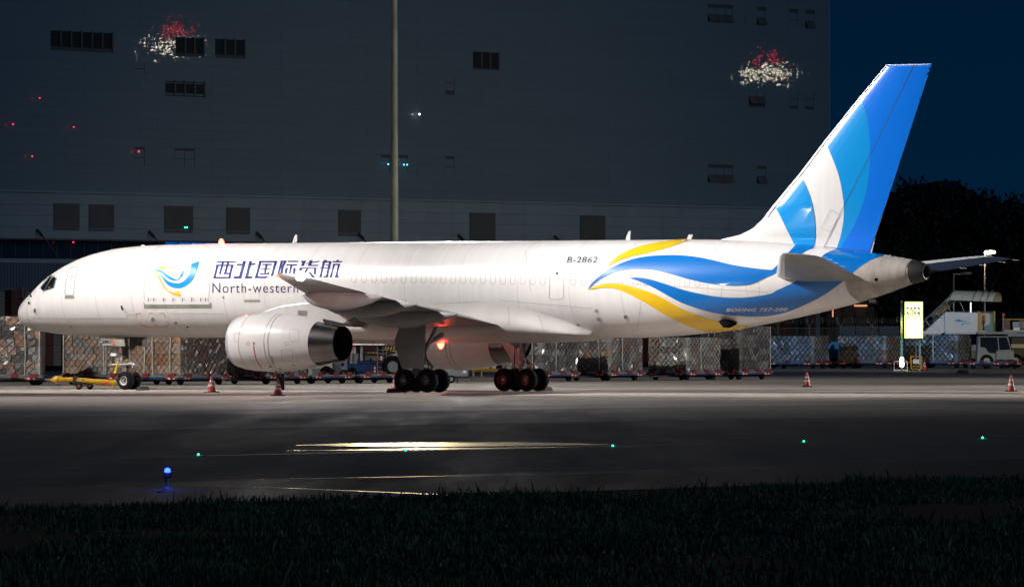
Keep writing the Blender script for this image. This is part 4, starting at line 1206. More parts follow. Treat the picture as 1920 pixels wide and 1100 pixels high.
for (u0, u1, z0, z1) in vr:
    v = put('ventilation_grille', MB().box(u0, u1, B_OUT + .01, B_OUT + .06, z0, z1), 'joint_dark', T)
    put('grille_frame', MB().box(u0 - .05, u1 + .05, B_OUT - .03, B_OUT, z1, z1 + .06).box(u0 - .06, u0 - .005, B_OUT - .03, B_OUT, z0, z1), 'joint_dark', v)
    for j in range(9):
        a = z0 + (z1 - z0) * j / 9
        put('slat', MB().box(u0 + .05, u1 - .04, B_OUT - .015, B_OUT + .01, a + .02, a + (z1-z0)/9 - .015), 'vent_panel', v)
put('canopy_soffit', MB().box(-45, u_end, B_OUT - .6, 0.1, z_b2 - .12, z_b2 - .005), 'joint_dark', T)
# struts of the canopy
for x in (80, 290, 492, 683, 870, 1050):
    u0, zt = fac(x, 430 + x * .012, 1.6)
    put('canopy_strut', MB().bar((u0, -1.0, zt), (u0, -1.55, zt - .45), .1, .25).bar((u0 + .1, -1.5, zt - .45), (u0 + 2.9, -1.2, zt - 2.7), .09, .09), 'joint_dark', T)
# glazed strip below the canopy
_, zg = fac(0, 484)
LU0, LU1 = fac(294, 454)[0], fac(466, 454)[0]
for k in range(60):
    a, b = -20 + k * 1.55, -20 + k * 1.55 + 1.47
    if b > u_end: break
    lit = LU0 < a < LU1 and k % 7 != 3
    f = put('strip_window', MB().box(a, b, 0.02, 0.06, zg + .02, z_b2 - .1), 'lit_window_blue' if lit else 'glazing', T)
    put('mullion', MB().box(b, b + .08, -0.04, 0.1, zg + .02, z_b2 - .1), 'joint_dark', f)
# lower roof edge, dark corrugated fascia, pipe, shutters and brown columns of the dock
_, zr = fac(0, 484, 3.0); _, zr2 = fac(0, 492, 3.0); _, zc0 = fac(0, 541, 3.0)
put('dock_roof', MB().box(-45, u_end, -3.1, 0.1, zr2, zr), 'canopy_cladding', T)
for k in range(150):
    a = -18 + k * 0.34
    if a > u_end: break
    put('corrugated_sheet', MB().add([(a, -3.0, zc0), (a + .17, -3.06, zc0), (a + .34, -3.0, zc0), (a, -3.0, zr2), (a + .17, -3.06, zr2), (a + .34, -3.0, zr2), (a, -2.9, zc0), (a + .34, -2.9, zc0), (a, -2.9, zr2), (a + .34, -2.9, zr2)], [(0,1,4,3), (1,2,5,4), (6,8,9,7), (0,3,8,6), (2,7,9,5), (0,6,7,2,1), (3,4,5,9,8)]), 'corrugated_blue', T)
put('pipe', MB().cyl((-18, -3.2, zc0 - .05), (u_end, -3.2, zc0 - .05), .07, .07, 8), 'steel_grey', T)
put('dock_wall', MB().box(-45, u_end, -2.85, -2.7, 0, zc0), 'joint_dark', T)
cols = []
k = 0
for (x0, x1) in ((22, 48), (75, 97)):
    u0, _ = fac(x0, 600, 3.6); u1, _ = fac(x1, 600, 3.6); cols.append((u0, u1))
du = cols[1][0] - cols[0][0]
u = cols[0][0] - 3 * du
while u < u_end - 2:
    put('column', MB().box(u, u + (cols[0][1]-cols[0][0]), -3.6, -2.84, 0, zc0 - .1), 'column_brown', T, bevel=.02)
    # roller shutter between columns: slats
    a, b = u + (cols[0][1]-cols[0][0]) + .01, u + du - .01
    n = 22
    if -12 < u < 14 or u > u_end - 9:
        sh = put('shutter', MB().box(a, b, -2.84, -2.82, 0, zc0 - .1), 'corrugated_pale', T)
        for j in range(n):
            zz = (zc0 - .1) * j / n
            put('slat', MB().box(a, b, -2.90, -2.84, zz + .015, zz + (zc0 - .1)/n - .015), 'corrugated_pale', sh)
    u += du
bu, _ = fac(40, 540, 3.6)
put('wall_lamp_bracket', MB().box(bu - .1, bu + .1, -3.75, -3.6, zc0 - .55, zc0 + .1).box(bu - .35, bu + .4, -4.0, -3.6, zc0 - .75, zc0 - .68), 'steel_grey', T)

# masts of other stands, off to the right: their lamps show only as reflections in the glossy cladding
emit('obstruction_red', (1.0, 0.02, 0.05), 40.0)
emit('floodlight_glass_far', (1.0, 0.90, 0.68), 62.0)
def mirror_mast(px, py, h, label):
    u, zz = fac(px, py)
    hit = fpt(u, 0.0, 0.0)
    d = Vector(((px - 960) / F, 1.0, 0.0)); k = (HZ - py) / F
    r = d - FN * (2 * d.dot(FN))
    rest = (h - CH) / k - hit.y
    b = hit + r * rest
    t = thing('floodlight_mast', label, 'light mast', (b.x, b.y, 0), 0, 'apron floodlight masts')
    put('pole', MB().cyl((0,0,0), (0,0,h+1.6), .3, .14, 12), 'mast_paint', t, smooth=True)
    put('crown_frame', MB().cyl((0,0,h-.5), (0,0,h-.35), 1.7, 1.7, 20), 'steel_grey', t)
    fx = Vector((-r.y, r.x, 0)).normalized()
    for i in (0, 3, 6):
        q = fx * (i - 3) * .62 - r * .9 * (1 - abs(i - 3) / 4)
        hd = put('floodlight', MB().box(-.28, .28, -.12, .2, -.3, .3), 'floodlight_housing', t)
        hd.location = (q.x, q.y, h + (i % 2) * .25); hd.rotation_euler = (-r + Vector((0, 0, -.3))).to_track_quat('-Y', 'Z').to_euler()
        put('lens', MB().box(-.25, .25, -.14, -.125, -.26, .26), 'floodlight_glass_far', hd)
    for i in (-1, 0, 1):
        put('obstruction_light', MB().lathe([(0, .05), (.1, .16), (.25, .16), (.35, .05)], fx * i * .7 + Vector((0, 0, h + 1.5 + .3 * (i == 0))), (0,0,1), 8, True, True), 'obstruction_red', t)
mirror_mast(330, 88, 33.0, 'floodlight mast whose lamps are mirrored in the cladding above the nose')
mirror_mast(1440, 140, 33.0, 'floodlight mast whose lamps are mirrored in the cladding beside the tail fin')

# indicator lamps on the terminal; the red ones are glowing dots for reflected lights
emit('indicator_green', (0.05, 1.0, 0.55), 4.0)
emit('red_reflection', (1.0, 0.03, 0.08), 2.2)
emit('indicator_cyan', (0.1, 0.75, 1.0), 3.0)
emit('indicator_white', (1.0, 0.96, 0.9), 6.0)
def indicator(px, py, m, label, r=0.045, out=0.9, name='indicator_lamp'):
    u, zz = fac(px, py, out)
    p = fpt(u, out + 0.06, zz)
    o = put(name, MB().lathe([(0, r*1.1), (.05, r), (.09, r*.5)], p - FN*0.06, FN, 8, True, True), m)
    tag(o, label, 'lamp', 'indicator lamps on the terminal')
for (x, y, m_, r_, lb) in ((74, 184, 'red_reflection', .05, 'tiny glowing red reflection dot high on the cladding, left of the first window'), (24, 233, 'red_reflection', .06, 'tiny glowing red reflection dot on the cladding close to the picture edge'), (138, 238.5, 'red_reflection', .05, 'tiny glowing red reflection dot on the cladding above the first canopy vents'),
                        (260, 284, 'red_reflection', .08, 'glowing red reflection dot in the upper pane of the small window above the emblem'), (60, 293, 'red_reflection', .055, 'tiny glowing red reflection dot low on the cladding above the first canopy vent'), (786, 214.5, 'indicator_white', .07, 'small white lamp on the cladding just right of the light mast'),
                        (757, 309, 'indicator_cyan', .06, 'small cyan lamp in the window right of the light mast'), (763, 309, 'indicator_cyan', .06, 'outermost small cyan lamp in the window right of the light mast'), (727.5, 308, 'indicator_cyan', .055, 'small cyan lamp in the window left of the light mast'), (137, 454, 'red_reflection', .06, 'small glowing red reflection dot in the dark glazed strip above the nose')):
    indicator(x, y, m_, lb, r_, 0.35 if y < 400 else 1.0)
indicator(346.5, 426.3, 'indicator_green', 'small green lamp on the third canopy vent, on its own left half', .055)
indicator(350.2, 426.3, 'indicator_green', 'small green lamp on the third canopy vent, close beside its twin towards the tail', .055)

# ================================================================== PALLETISED CARGO AND DOLLIES
varied('carton_brown', (0.30, 0.160, 0.090), 0.2, 0.65, coat=0.1, bump=0.25, bscale=5)
varied('carton_tan', (0.34, 0.235, 0.145), 0.25, 0.6, coat=0.12, bump=0.25, bscale=5)
varied('carton_grey', (0.24, 0.225, 0.21), 0.35, 0.55, coat=0.15, bump=0.35, bscale=6)
varied('carton_dark', (0.12, 0.095, 0.08), 0.5, 0.6, coat=0.25, bump=0.3, bscale=6)
varied('carton_pale', (0.40, 0.39, 0.34), 0.35, 0.45, coat=0.4, bump=0.4, bscale=6)
varied('carton_blue', (0.26, 0.31, 0.38), 0.35, 0.45, coat=0.5, bump=0.4, bscale=6)
mat('cargo_core', (0.10, 0.08, 0.065), 0.8)
mat('net_dark', (0.035, 0.035, 0.038), 0.7)
mat('net_pale', (0.50, 0.47, 0.40), 0.7)
mat('strap_pale', (0.46, 0.44, 0.38), 0.6)
mat('base_aluminium', (0.45, 0.46, 0.46), 0.4, metal=0.7, noise=.3, nscale=3)
wrapm = bpy.data.materials.new('plastic_wrap'); MATS['plastic_wrap'] = wrapm
nt, b_ = nodes_of(wrapm)
nt.nodes.remove(b_)
tr = nt.nodes.new('ShaderNodeBsdfTransparent'); gl = nt.nodes.new('ShaderNodeBsdfGlossy'); gl.inputs['Roughness'].default_value = 0.22; gl.inputs['Color'].default_value = (.9, .9, .9, 1)
ms = nt.nodes.new('ShaderNodeMixShader'); ms.inputs[0].default_value = 0.09
nt.links.new(tr.outputs[0], ms.inputs[1]); nt.links.new(gl.outputs[0], ms.inputs[2]); nt.links.new(ms.outputs[0], nt.nodes['Material Output'].inputs[0])

CUBES = {}
def cube_mesh(material):
    if material not in CUBES:
        bm = bmesh.new(); bmesh.ops.create_cube(bm, size=1.0)
        bmesh.ops.bevel(bm, geom=bm.edges, offset=0.035, segments=1, affect='EDGES')
        m = bpy.data.meshes.new('carton'); bm.to_mesh(m); bm.free(); m.materials.append(MATS[material]); CUBES[material] = m
    return CUBES[material]

def carton(parent, x0, x1, y0, y1, z0, z1, material, tilt=0.0):
    o = bpy.data.objects.new('carton', cube_mesh(material)); C.objects.link(o); o.parent = parent
    o.location = ((x0+x1)/2, (y0+y1)/2, (z0+z1)/2); o.scale = (x1-x0, y1-y0, z1-z0)
    o.rotation_euler = (random.uniform(-1,1)*tilt, random.uniform(-1,1)*tilt, random.uniform(-1,1)*tilt)
    return o

def net_lines(mb, fn, A, B, pitch, r, jit, rnd):
    """two families of diagonals over the rectangle 0..A x 0..B; fn(a,b)->point"""
    for sg in (1, -1):
        c = -B if sg > 0 else 0.0
        end = A if sg > 0 else A + B
        while c < end:
            pts = []
            n = max(3, int(B / 0.28))
            for i in range(n + 1):
                b = B * i / n
                a = c + sg * b
                if -0.02 <= a <= A + 0.02:
                    pts.append(fn(a + rnd.uniform(-jit, jit), b + rnd.uniform(-jit, jit) * .6))
            for p, q in zip(pts[:-1], pts[1:]): mb.cyl(p, q, r, r, 3, False)
            c += pitch * rnd.uniform(0.88, 1.12)

def wrap_sheet(mb, fn, A, B, rnd, amp=0.05, st=0.16):
    na, nb = max(2, int(A / st)), max(2, int(B / st))
    o = len(mb.v)
    vs = [fn(A*i/na, B*j/nb, rnd.uniform(-amp, amp)) for j in range(nb + 1) for i in range(na + 1)]
    fs = [(j*(na+1)+i, j*(na+1)+i+1, (j+1)*(na+1)+i+1, (j+1)*(na+1)+i) for j in range(nb) for i in range(na)]
    mb.add(vs, fs)

def cargo(label, origin, rz, L, Wd, H, mats, base=0.46, box=0.5, seed=0, pitch=0.36, net='net_dark', netr=0.015, group='netted cargo pallets on the dollies', skipx=False, straps=()):
    rnd = random.Random(seed)
    t = thing('cargo_pallet', label, 'cargo pallet', origin, rz, group)
    put('pallet_base', MB().box(-.05, L+.05, -.05, Wd+.05, base, base+.05), 'base_aluminium', t)
    b0 = base + .055
    D = 0.42
    put('cargo_core', MB().box(D+.02, L-.05, D+.02, Wd-.05, b0, b0+H-.08), 'cargo_core', t)
    for face in ('x', 'y'):
        A = Wd if face == 'x' else L - D
        z = b0
        while z < b0 + H - .12:
            h = min(rnd.uniform(.7, 1.15) * box * .85, b0 + H - z)
            if b0 + H - (z + h) < .15: h = b0 + H - z
            a = 0.0
            while a < A - .05:
                w = min(rnd.uniform(.75, 1.5) * box, A - a)
                if A - (a + w) < .16: w = A - a
                j = rnd.uniform(-.035, .045)
                m = rnd.choice(mats)
                if face == 'x': carton(t, j, D, a+.008, a+w-.008, z+.004, z+h-.006, m, .012)
                else: carton(t, D + a + .008, D + a + w - .008, j, D, z+.004, z+h-.006, m, .012)
                a += w
            z += h
    ft = lambda a, b: (-.07, a, b0 + b)
    fy = lambda a, b: (a, -.07, b0 + b)
    nb = MB()
    net_lines(nb, ft, Wd, H, pitch, netr, .035, rnd); net_lines(nb, fy, L, H, pitch, netr, .035, rnd)
    for i in range(int(Wd / .5) + 1): nb.cyl((-.06, i*.5, b0+H+.03), (L, i*.5 + rnd.uniform(-.1,.1), b0+H+.03), netr, netr, 3, False)
    n_ = put('cargo_net', nb, net, t, fix=False)
    n_['kind'] = 'stuff'
    wb = MB()
    wrap_sheet(wb, lambda a, b, d: (-.055 + d*.5, a, b0 + b), Wd, H, rnd)
    wrap_sheet(wb, lambda a, b, d: (a, -.055 + d*.5, b0 + b), L, H, rnd)
    put('plastic_wrap', wb, 'plastic_wrap', t, fix=False)
    for fc, a in straps:
        p = (lambda z_: (-.09, a + rnd.uniform(-.03, .03), z_)) if fc == 'x' else (lambda z_: (a + rnd.uniform(-.03, .03), -.09, z_))
        put('strap', MB().tube([p(base + .02), p(b0 + H*.35), p(b0 + H*.7), p(b0 + H + .02)], .028, 5), 'strap_pale', t)
    return t

def dolly(label, origin, rz, L, Wd, deck=0.44, stripes='y', colour='dolly_blue', bar=1.5, group='cargo dollies standing behind the aircraft', wheel_r=0.21):
    t = thing('cargo_dolly', label, 'dolly', origin, rz, group)
    put('deck', MB().box(-.12, L+.12, -.1, Wd+.1, deck-.16, deck-.03), colour, t)
    put('side_rail', MB().box(-.14, L+.14, -.16, -.105, deck-.07, deck-.005), 'dolly_steel', t)
    put('side_rail', MB().box(-.19, -.125, -.16, Wd+.16, deck-.07, deck-.005), 'dolly_steel', t)
    for (x, y) in ((.3, -.16), (L-.5, -.16), (L*.5, -.16)):
        put('stopper', MB().box(x, x+.34, y-.06, y+.02, deck-.08, deck+.12), 'stopper_red', t)
    for y in (.2, Wd*.5, Wd-.5):
        put('stopper', MB().box(-.24, -.14, y, y+.34, deck-.08, deck+.12), 'stopper_red', t)
    for k in range(5):
        m = 'reflective_red' if k % 2 == 0 else 'reflective_white'
        put('reflective_strip', MB().box(.05 + k*.13, .05 + k*.13 + .125, -.125, -.105, deck-.16, deck-.075), m, t)
        put('reflective_strip', MB().box(L-.75 + k*.13, L-.75 + k*.13 + .125, -.125, -.105, deck-.16, deck-.075), m, t)
        put('reflective_strip', MB().box(-.145, -.122, .1 + k*.13, .1 + k*.13 + .125, deck-.16, deck-.075), m, t)
        put('reflective_strip', MB().box(-.145, -.122, Wd-.75 + k*.13, Wd-.75 + k*.13 + .125, deck-.16, deck-.075), m, t)
    for x in (.35, L-.35):
        for y in (.18, Wd-.3):
            w = put('wheel', MB().lathe([(0, wheel_r*.5), (.0, wheel_r*.9), (.03, wheel_r), (.13, wheel_r), (.16, wheel_r*.9), (.16, wheel_r*.5)], (x, y, wheel_r), (0,1,0), 16, True, True), 'tyre', t, smooth=True)
        put('axle', MB().bar((x, .1, wheel_r+.02), (x, Wd-.1, wheel_r+.02), .09, .09), 'dolly_dark', t)
    put('chassis_beam', MB().bar((-.1, Wd*.3, deck-.22), (L+.1, Wd*.3, deck-.22), .1, .12).bar((-.1, Wd*.7, deck-.22), (L+.1, Wd*.7, deck-.22), .1, .12), 'dolly_dark', t)
    if bar: put('drawbar', MB().bar((-.15, Wd*.32, .24), (-bar, Wd*.5, .2), .06).bar((-.15, Wd*.68, .24), (-bar, Wd*.5, .2), .06).box(-bar-.12, -bar+.02, Wd*.5-.06, Wd*.5+.06, .16, .25), 'dolly_dark', t)
    return t

RW = math.radians(55.0)
VF = -207.0
def wv(px, v):     # the w coordinate at which the line v = const meets a pixel column
    k = (px - 960) / F
    return (k * (-v * ST) - v * CT) / (ST - k * CT)
names_r = [(1015, 'greyish shrink-wrapped cargo pallet right behind the far main wheels', ['carton_grey', 'carton_dark'], 3.18),
           (1140, 'pale and purple-grey netted cargo pallet next along from the far main wheels', ['carton_pale', 'carton_tan', 'carton_grey'], 3.18),
           (1288, 'bright pale netted cargo pallet under the yellow belly swoosh', ['carton_pale', 'carton_pale', 'carton_tan'], 3.18),
           (1386, 'dark grey netted cargo pallet at the tail end of its dolly train', ['carton_dark', 'carton_grey'], 2.95)]
for i, (px, lb, ms_, L) in enumerate(names_r):
    w0 = wv(px, VF); p = grid(w0, VF)
    cargo(lb, p, RW, L, 2.44, (1.75, 1.68, 1.72, 2.30)[i], ms_, seed=20+i, pitch=0.33, straps=(('x', .5), ('y', 1.2)) if i != 3 else (('x', 1.5), ('y', 2.9), ('x', 1.9)))
    dolly(['dolly with red stoppers carrying the greyish pallet behind the far main wheels', 'blue dolly carrying the purple-grey pallet next along from the far main wheels', 'blue striped dolly under the bright pale pallet', 'last dolly of the train, with a bare tow hook, under the dark grey pallet'][i], p, RW, L, 2.44)
put('tow_hook', MB().bar((3.1, 1.2, .25), (4.1, 1.2, .2), .06), 'dolly_dark', bpy.data.objects['cargo_dolly.003'])
# left of the nose gear
w0 = wv(338, VF); p = grid(w0, VF)
cargo('brown carton pallet with pale plastic strips behind the nose wheel', p, RW, 3.7, 3.55, 2.5, ['carton_brown', 'carton_brown', 'carton_tan'], seed=3, box=.62, pitch=.36, straps=(('x', .55), ('x', 1.6), ('x', 2.1), ('x', 3.2)))
dolly('blue dolly under the brown carton pallet behind the nose wheel', p, RW, 3.7, 3.5, bar=0)
p2 = grid(w0 + .25, VF - 3.72)
cargo('brown and grey wrapped carton pallet beside a brown column, ahead of the nose wheel', p2, RW, 3.4, 3.6, 2.5, ['carton_brown', 'carton_grey', 'carton_tan', 'carton_brown'], seed=4, box=.5, pitch=.34, straps=(('x', .9), ('x', 1.05), ('x', 3.5)))
dolly('dark dolly behind the yellow towbar, under the brown and grey pallet', p2, RW, 3.4, 3.55, colour='dolly_dark', bar=0)
w1 = wv(500, VF); p3 = grid(w1, VF)
cargo('tan netted cargo pallet mostly hidden by the near engine', p3, RW, 3.18, 2.44, 2.3, ['carton_tan', 'carton_pale'], seed=5)
dolly('dolly below the near engine cowl, carrying the tan pallet', p3, RW, 3.18, 2.44)
pa = at(-34, 700, 336); pa.z = 0
cargo('tall dark brown mixed pallet in front of the nose tip, at the picture edge', pa, math.radians(-3), 2.78, 2.4, 2.74, ['carton_dark', 'carton_brown', 'carton_dark', 'carton_grey'], seed=6, box=.42, pitch=.38, straps=(('y', 2.05), ('y', 2.72)))
dolly('dark dolly with red stoppers under the tall dark brown pallet', pa, math.radians(-3), 2.78, 2.4, colour='dolly_dark', bar=0)
# empty dollies between the engine and the main gear
for k, px in enumerate((585, 675, 762)):
    dolly(['empty dolly with striped edge just behind the engine exhaust', 'empty dolly under the blue loader, middle of three', 'empty dolly directly behind the near main wheels'][k], grid(wv(px, VF), VF), RW, 3.18, 2.44)
# second train, farther off on the right
Y2 = 492
row2 = [(1525, 'bluish wrapped cargo pallet beside the dark pallet, behind the lone cone', 3.72, 2.0), (1660, 'bluish and brown netted pallet just before the lit yellow sign', 3.9, 2.0), (1795, 'netted pallet with a white pole, behind the yellow cage', 4.3, 1.9)]
for k, (px, lb, wd, ln) in enumerate(row2):
    p = at(px, 690, Y2 + 4*k); p.z = 0
    cargo(lb, p, RW, ln, wd, 1.72 if k != 2 else 1.8, ['carton_blue', 'carton_grey', 'carton_blue'] if k != 1 else ['carton_blue', 'carton_tan', 'carton_grey'], seed=40+k, box=.55, pitch=.42, netr=.022, base=.5)
    dolly(['blue dolly under the bluish wrapped pallet', 'dark dolly under the bluish and brown pallet', 'blue striped dolly under the pallet with a white pole'][k], p, RW, ln, wd, deck=.48, colour='dolly_blue' if k != 1 else 'dolly_dark', wheel_r=.26, bar=0)
dolly('empty striped dolly under the white tow truck', (lambda q: (q.x, q.y, 0))(at(1880, 690, 492)), RW, 2.4, 2.8, deck=.48, wheel_r=.26)
put('white_pole', MB().cyl((-.16, 1.9, .5), (-.16, 1.9, 2.35), .035, .035, 6), 'white_paint', bpy.data.objects['cargo_pallet.010'])

# ================================================================== SMALL THINGS ON THE APRON
def cone(px, py, h, label, Y=None):
    p = gnd(px, py) if Y is None else at(px, py, Y)
    t = thing('traffic_cone', label, 'traffic cone', (p.x, p.y, 0), random.uniform(0, 1.5), 'traffic cones')
    put('base', MB().box(-.24, .24, -.24, .24, 0.0, .045), 'rubber', t, bevel=.015)
    R = lambda z: .19 - (.19 - .035) * z / h
    zs = [.045, h*.36, h*.50, h*.62, h*.74, h]
    for k in range(5):
        put('cone_body' if k % 2 == 0 else 'reflective_band', MB().lathe([(zs[k], R(zs[k])), (zs[k+1], R(zs[k+1]))], (0,0,0), (0,0,1), 18, False, k == 4), 'cone_red' if k % 2 == 0 else 'line_white', t, smooth=True)
cone(396.5, 735, .68, 'red and white traffic cone behind the engine inlet, ahead of the nose wheel side')
cone(521.5, 742, .66, 'red and white traffic cone standing below the near engine')
cone(741, 734.5, .68, 'traffic cone half hidden by the near main wheels')
cone(1513, 725, .66, 'lone traffic cone on the open apron below the tailplane')
cone(1895.5, 733.5, .70, 'traffic cone at the far right picture edge')
cone(1733, 690, .72, 'traffic cone beside the yellow cage below the lit sign', 470)

# towbar
a, b = gnd(219, 731), gnd(96, 731)
tb = thing('towbar', 'yellow aircraft towbar with small wheels coupled to the nose wheel', 'towbar', (0, 0, 0))
Yt = 311.0
P0, P1, P2 = at(100, 711.5, Yt), at(142, 711.5, Yt), at(218, 717.5, Yt)
put('tube', MB().cyl(at(142, 713, Yt), P2, .13, .13, 14), 'tow_yellow', tb, smooth=True)
put('tube', MB().cyl(at(102, 711.5, Yt), at(138, 711.5, Yt), .10, .11, 14), 'tow_yellow', tb, smooth=True)
put('shear_head', MB().lathe([(0, .03), (.12, .10), (.3, .17), (.42, .13), (.6, .12)], at(93, 711.5, Yt), (1, 0, 0), 14, True, True), 'tow_yellow', tb, smooth=True)
put('tow_eye', MB().cyl(at(84, 711, Yt), at(95, 711, Yt), .035, .035, 8), 'bare_metal', tb)
put('top_box', MB().box(*(lambda q: (q.x, q.x + .28, Yt-.1, Yt+.1, q.z, q.z + .1))(at(103, 708.5, Yt))), 'tow_yellow', tb, bevel=.02)
put('coupling', MB().box(*(lambda q: (q.x, q.x + .14, Yt-.16, Yt+.16, q.z-.22, q.z + .2))(at(137, 713, Yt))), 'gear_dark', tb, bevel=.02)
put('axle_bracket', MB().bar(at(139, 715, Yt), at(150, 724, Yt), .06, .1).bar(at(150, 723, Yt-.2), at(172, 723, Yt+.3), .06, .06), 'gear_dark', tb)
for px, dy in ((149, -.2), (168, .35)):
    q = at(px, 724, Yt); w = put('wheel', MB().lathe([(-.06, .07), (-.06, .14), (0, .165), (.06, .14), (.06, .07)], (q.x, Yt+dy, .17), (0.35,1,0), 18, False, False), 'tyre', tb, smooth=True)
    put('rim', MB().lathe([(-.05, .075), (-.03, .03), (0, .02)], (q.x, Yt+dy, .17), (.35,1,0), 12, True, True), 'stopper_red', w)
put('end_pin', MB().cyl(at(212.5, 719, Yt-.12), at(212.5, 725, Yt-.12), .045, .045, 8), 'tow_yellow', tb)
q = at(196, 714, Yt)
put('label_plate', MB().box(q.x-.05, q.x+.2, Yt-.14, Yt-.125, q.z-.12, q.z-.04), 'reflective_red', tb)
put('label_plate', MB().box(q.x-.98, q.x-.86, Yt-.14, Yt-.125, q.z+.02, q.z+.1), 'van_blue', tb)

# chocks
def chock(px, py, label):
    p = gnd(px, py)
    o = put('wheel_chock', MB().prism([(-.16, 0), (.16, 0), (.05, .17), (-.05, .17)], lambda x, z_, d: (p.x + x*CT + d*ST, p.y - x*ST + d*CT, z_), -.3, .3), 'rubber')
    tag(o, label, 'wheel chock', 'black wheel chocks')
chock(268, 731.5, 'black rubber chock behind the nose wheels')
chock(737, 735.3, 'black rubber chock at the front of the near main wheels')
chock(1024, 732, 'black rubber chock behind the far main wheels')
o = put('rubber_weight', MB().prism([(-.35, 0), (.42, 0), (.3, .22), (-.22, .24)], lambda x, z_, d: (gnd(1804, 700).x + x, gnd(1804, 700).y + d, z_), -.2, .2), 'rubber')
tag(o, 'low dark rubber block lying on the apron right of the lit sign', 'weight')
# post under the near engine (black support behind the cone)
q = gnd(526.5, 731)
o = put('engine_marker_post', MB().box(q.x-.16, q.x+.16, q.y-.1, q.y+.1, 0, .72), 'rubber', bevel=.02)
tag(o, 'black post standing under the near engine behind a cone', 'post')

# ------------------------------------------------------------------ taxiway lights
emit('taxi_blue', (0.012, 0.035, 1.0), 14.0)
emit('taxi_green', (0.06, 1.0, 0.6), 3.0)
p = gnd(314, 915)
t = thing('taxiway_edge_light', 'blue taxiway edge light on a short stalk beside the grass', 'taxiway light', (p.x, p.y, 0))
put('stalk', MB().cyl((0,0,0), (0,0,.2), .03, .03, 10).cyl((0,0,0), (0,0,.03), .1, .06, 12), 'steel_grey', t, smooth=True)
put('lamp_body', MB().lathe([(.16, .03), (.18, .055), (.245, .055), (.255, .045)], (0,0,0), (0,0,1), 14, True, True), 'rubber', t, smooth=True)
put('lens', MB().lathe([(.25, .045), (.275, .05), (.31, .04), (.325, .015)], (0,0,0), (0,0,1), 14, True, True), 'taxi_blue', t, smooth=True)
lamp('edge_lamp', 'POINT', (p.x, p.y - .1, .34), 5, (.05, .12, 1.0), None, shadow_soft_size=.03)
for k, (x, y) in enumerate(((372, 854.5), (760.5, 846.5), (1149, 838), (1507, 829.5), (1842, 822.5))):
    p = gnd(x, y)
    t = thing('taxiway_centre_light', ['flush green taxiway light just beyond the blue edge light', 'flush green taxiway light below the bright pavement streak', 'flush green taxiway light at the end of the pavement streak', 'flush green taxiway light below the lone cone', 'brightest flush green taxiway light near the picture edge'][k], 'taxiway light', (p.x, p.y, 0), 0, 'green taxiway centre lights')
    put('housing', MB().lathe([(0, .15), (.012, .14), (.02, .1)], (0,0,.004), (0,0,1), 16, False, True), 'steel_grey', t, smooth=True)
    put('lens', MB().lathe([(.015, .026), (.04, .024), (.055, .012)], (0, -.03, 0), (0,0,1), 10, True, True), 'taxi_green', t, smooth=True)
    lamp('centre_lamp', 'POINT', (p.x, p.y - .15, .10), 0.25 if k < 4 else 0.6, (.03, 1.0, .55), None, shadow_soft_size=.03)

# ================================================================== STAND SIGN
YS = 467.0
ps = at(1707, 695, YS)
sg = thing('stand_sign', 'tall glowing yellow-white stand sign on striped blue posts', 'sign', (ps.x, ps.y, 0))
def L_(px, py, Y=YS): q = at(px, py, Y); return (q.x - ps.x, q.z)
def bpx(mb, x0, y0, x1, y1, d0, d1, Y=YS, o=None):
    o = o or ps
    a, b = at(x0, y1, Y), at(x1, y0, Y)
    return mb.box(a.x - o.x, b.x - o.x, d0, d1, a.z, b.z)
put('cabinet', bpx(MB(), 1695.3, 564.5, 1731, 634.5, 0.0, .35), 'hazard_black', sg, bevel=.02)
m = emit('sign_face', (0.98, 1.0, 0.52), 1.9)
put('sign_face', bpx(MB(), 1697, 566.5, 1729.5, 633, -.02, 0.0), 'sign_face', sg)
m = emit('sign_edge', (0.55, 1.0, 0.03), 1.1)
for r_ in ((1696.2, 565.5, 1697, 633.8), (1729.5, 565.5, 1730.3, 633.8), (1697, 565.5, 1729.5, 566.5), (1697, 633, 1729.5, 633.8)): put('edge_strip', bpx(MB(), *r_, -.022, 0.0), 'sign_edge', sg)
tm = text_mesh('505R', 0, 0.006, 1.0)
xs = [v.co.x for v in tm.vertices]; a0, b0 = min(xs), max(xs)
for v in tm.vertices:
    px = 1699 + (v.co.x - a0) / (b0 - a0) * 28.5; py = 598 - v.co.y / .73 * 23.5
    q = L_(px, py); v.co = (q[0], -.028, q[1])
mat('sign_ink', (0.03, 0.09, 0.0), 0.6)
tm.materials.clear(); tm.materials.append(MATS['sign_ink'])
so = bpy.data.objects.new('sign_lettering', tm); C.objects.link(so); so.parent = sg
mat('post_blue', (0.10, 0.34, 0.62), 0.35)
for (x0, x1, yt) in ((1689.4, 1693, 564), (1723.6, 1727.2, 634.8)):
    yb = 697.5
    put('post', bpx(MB(), x0, yt, x1, yb, .4, .52), 'steel_grey', sg)
    y = 632.0
    k = 0
    while y < yb - 4:
        put('blue_band', bpx(MB(), x0 - .25, y, x1 + .25, y + 4.0, .38, .54), 'post_blue', sg); y += 6.8
put('cable_pole', bpx(MB(), 1726.5 - 8.5, 634, 1726.5 - 7.2, 672, .6, .64), 'steel_grey', sg)
lamp('sign_glow', 'AREA', (ps.x, ps.y - .35, 3.1), 60, (.85, 1.0, .25), None, size=1.0).rotation_euler = (math.radians(60), 0, 0)
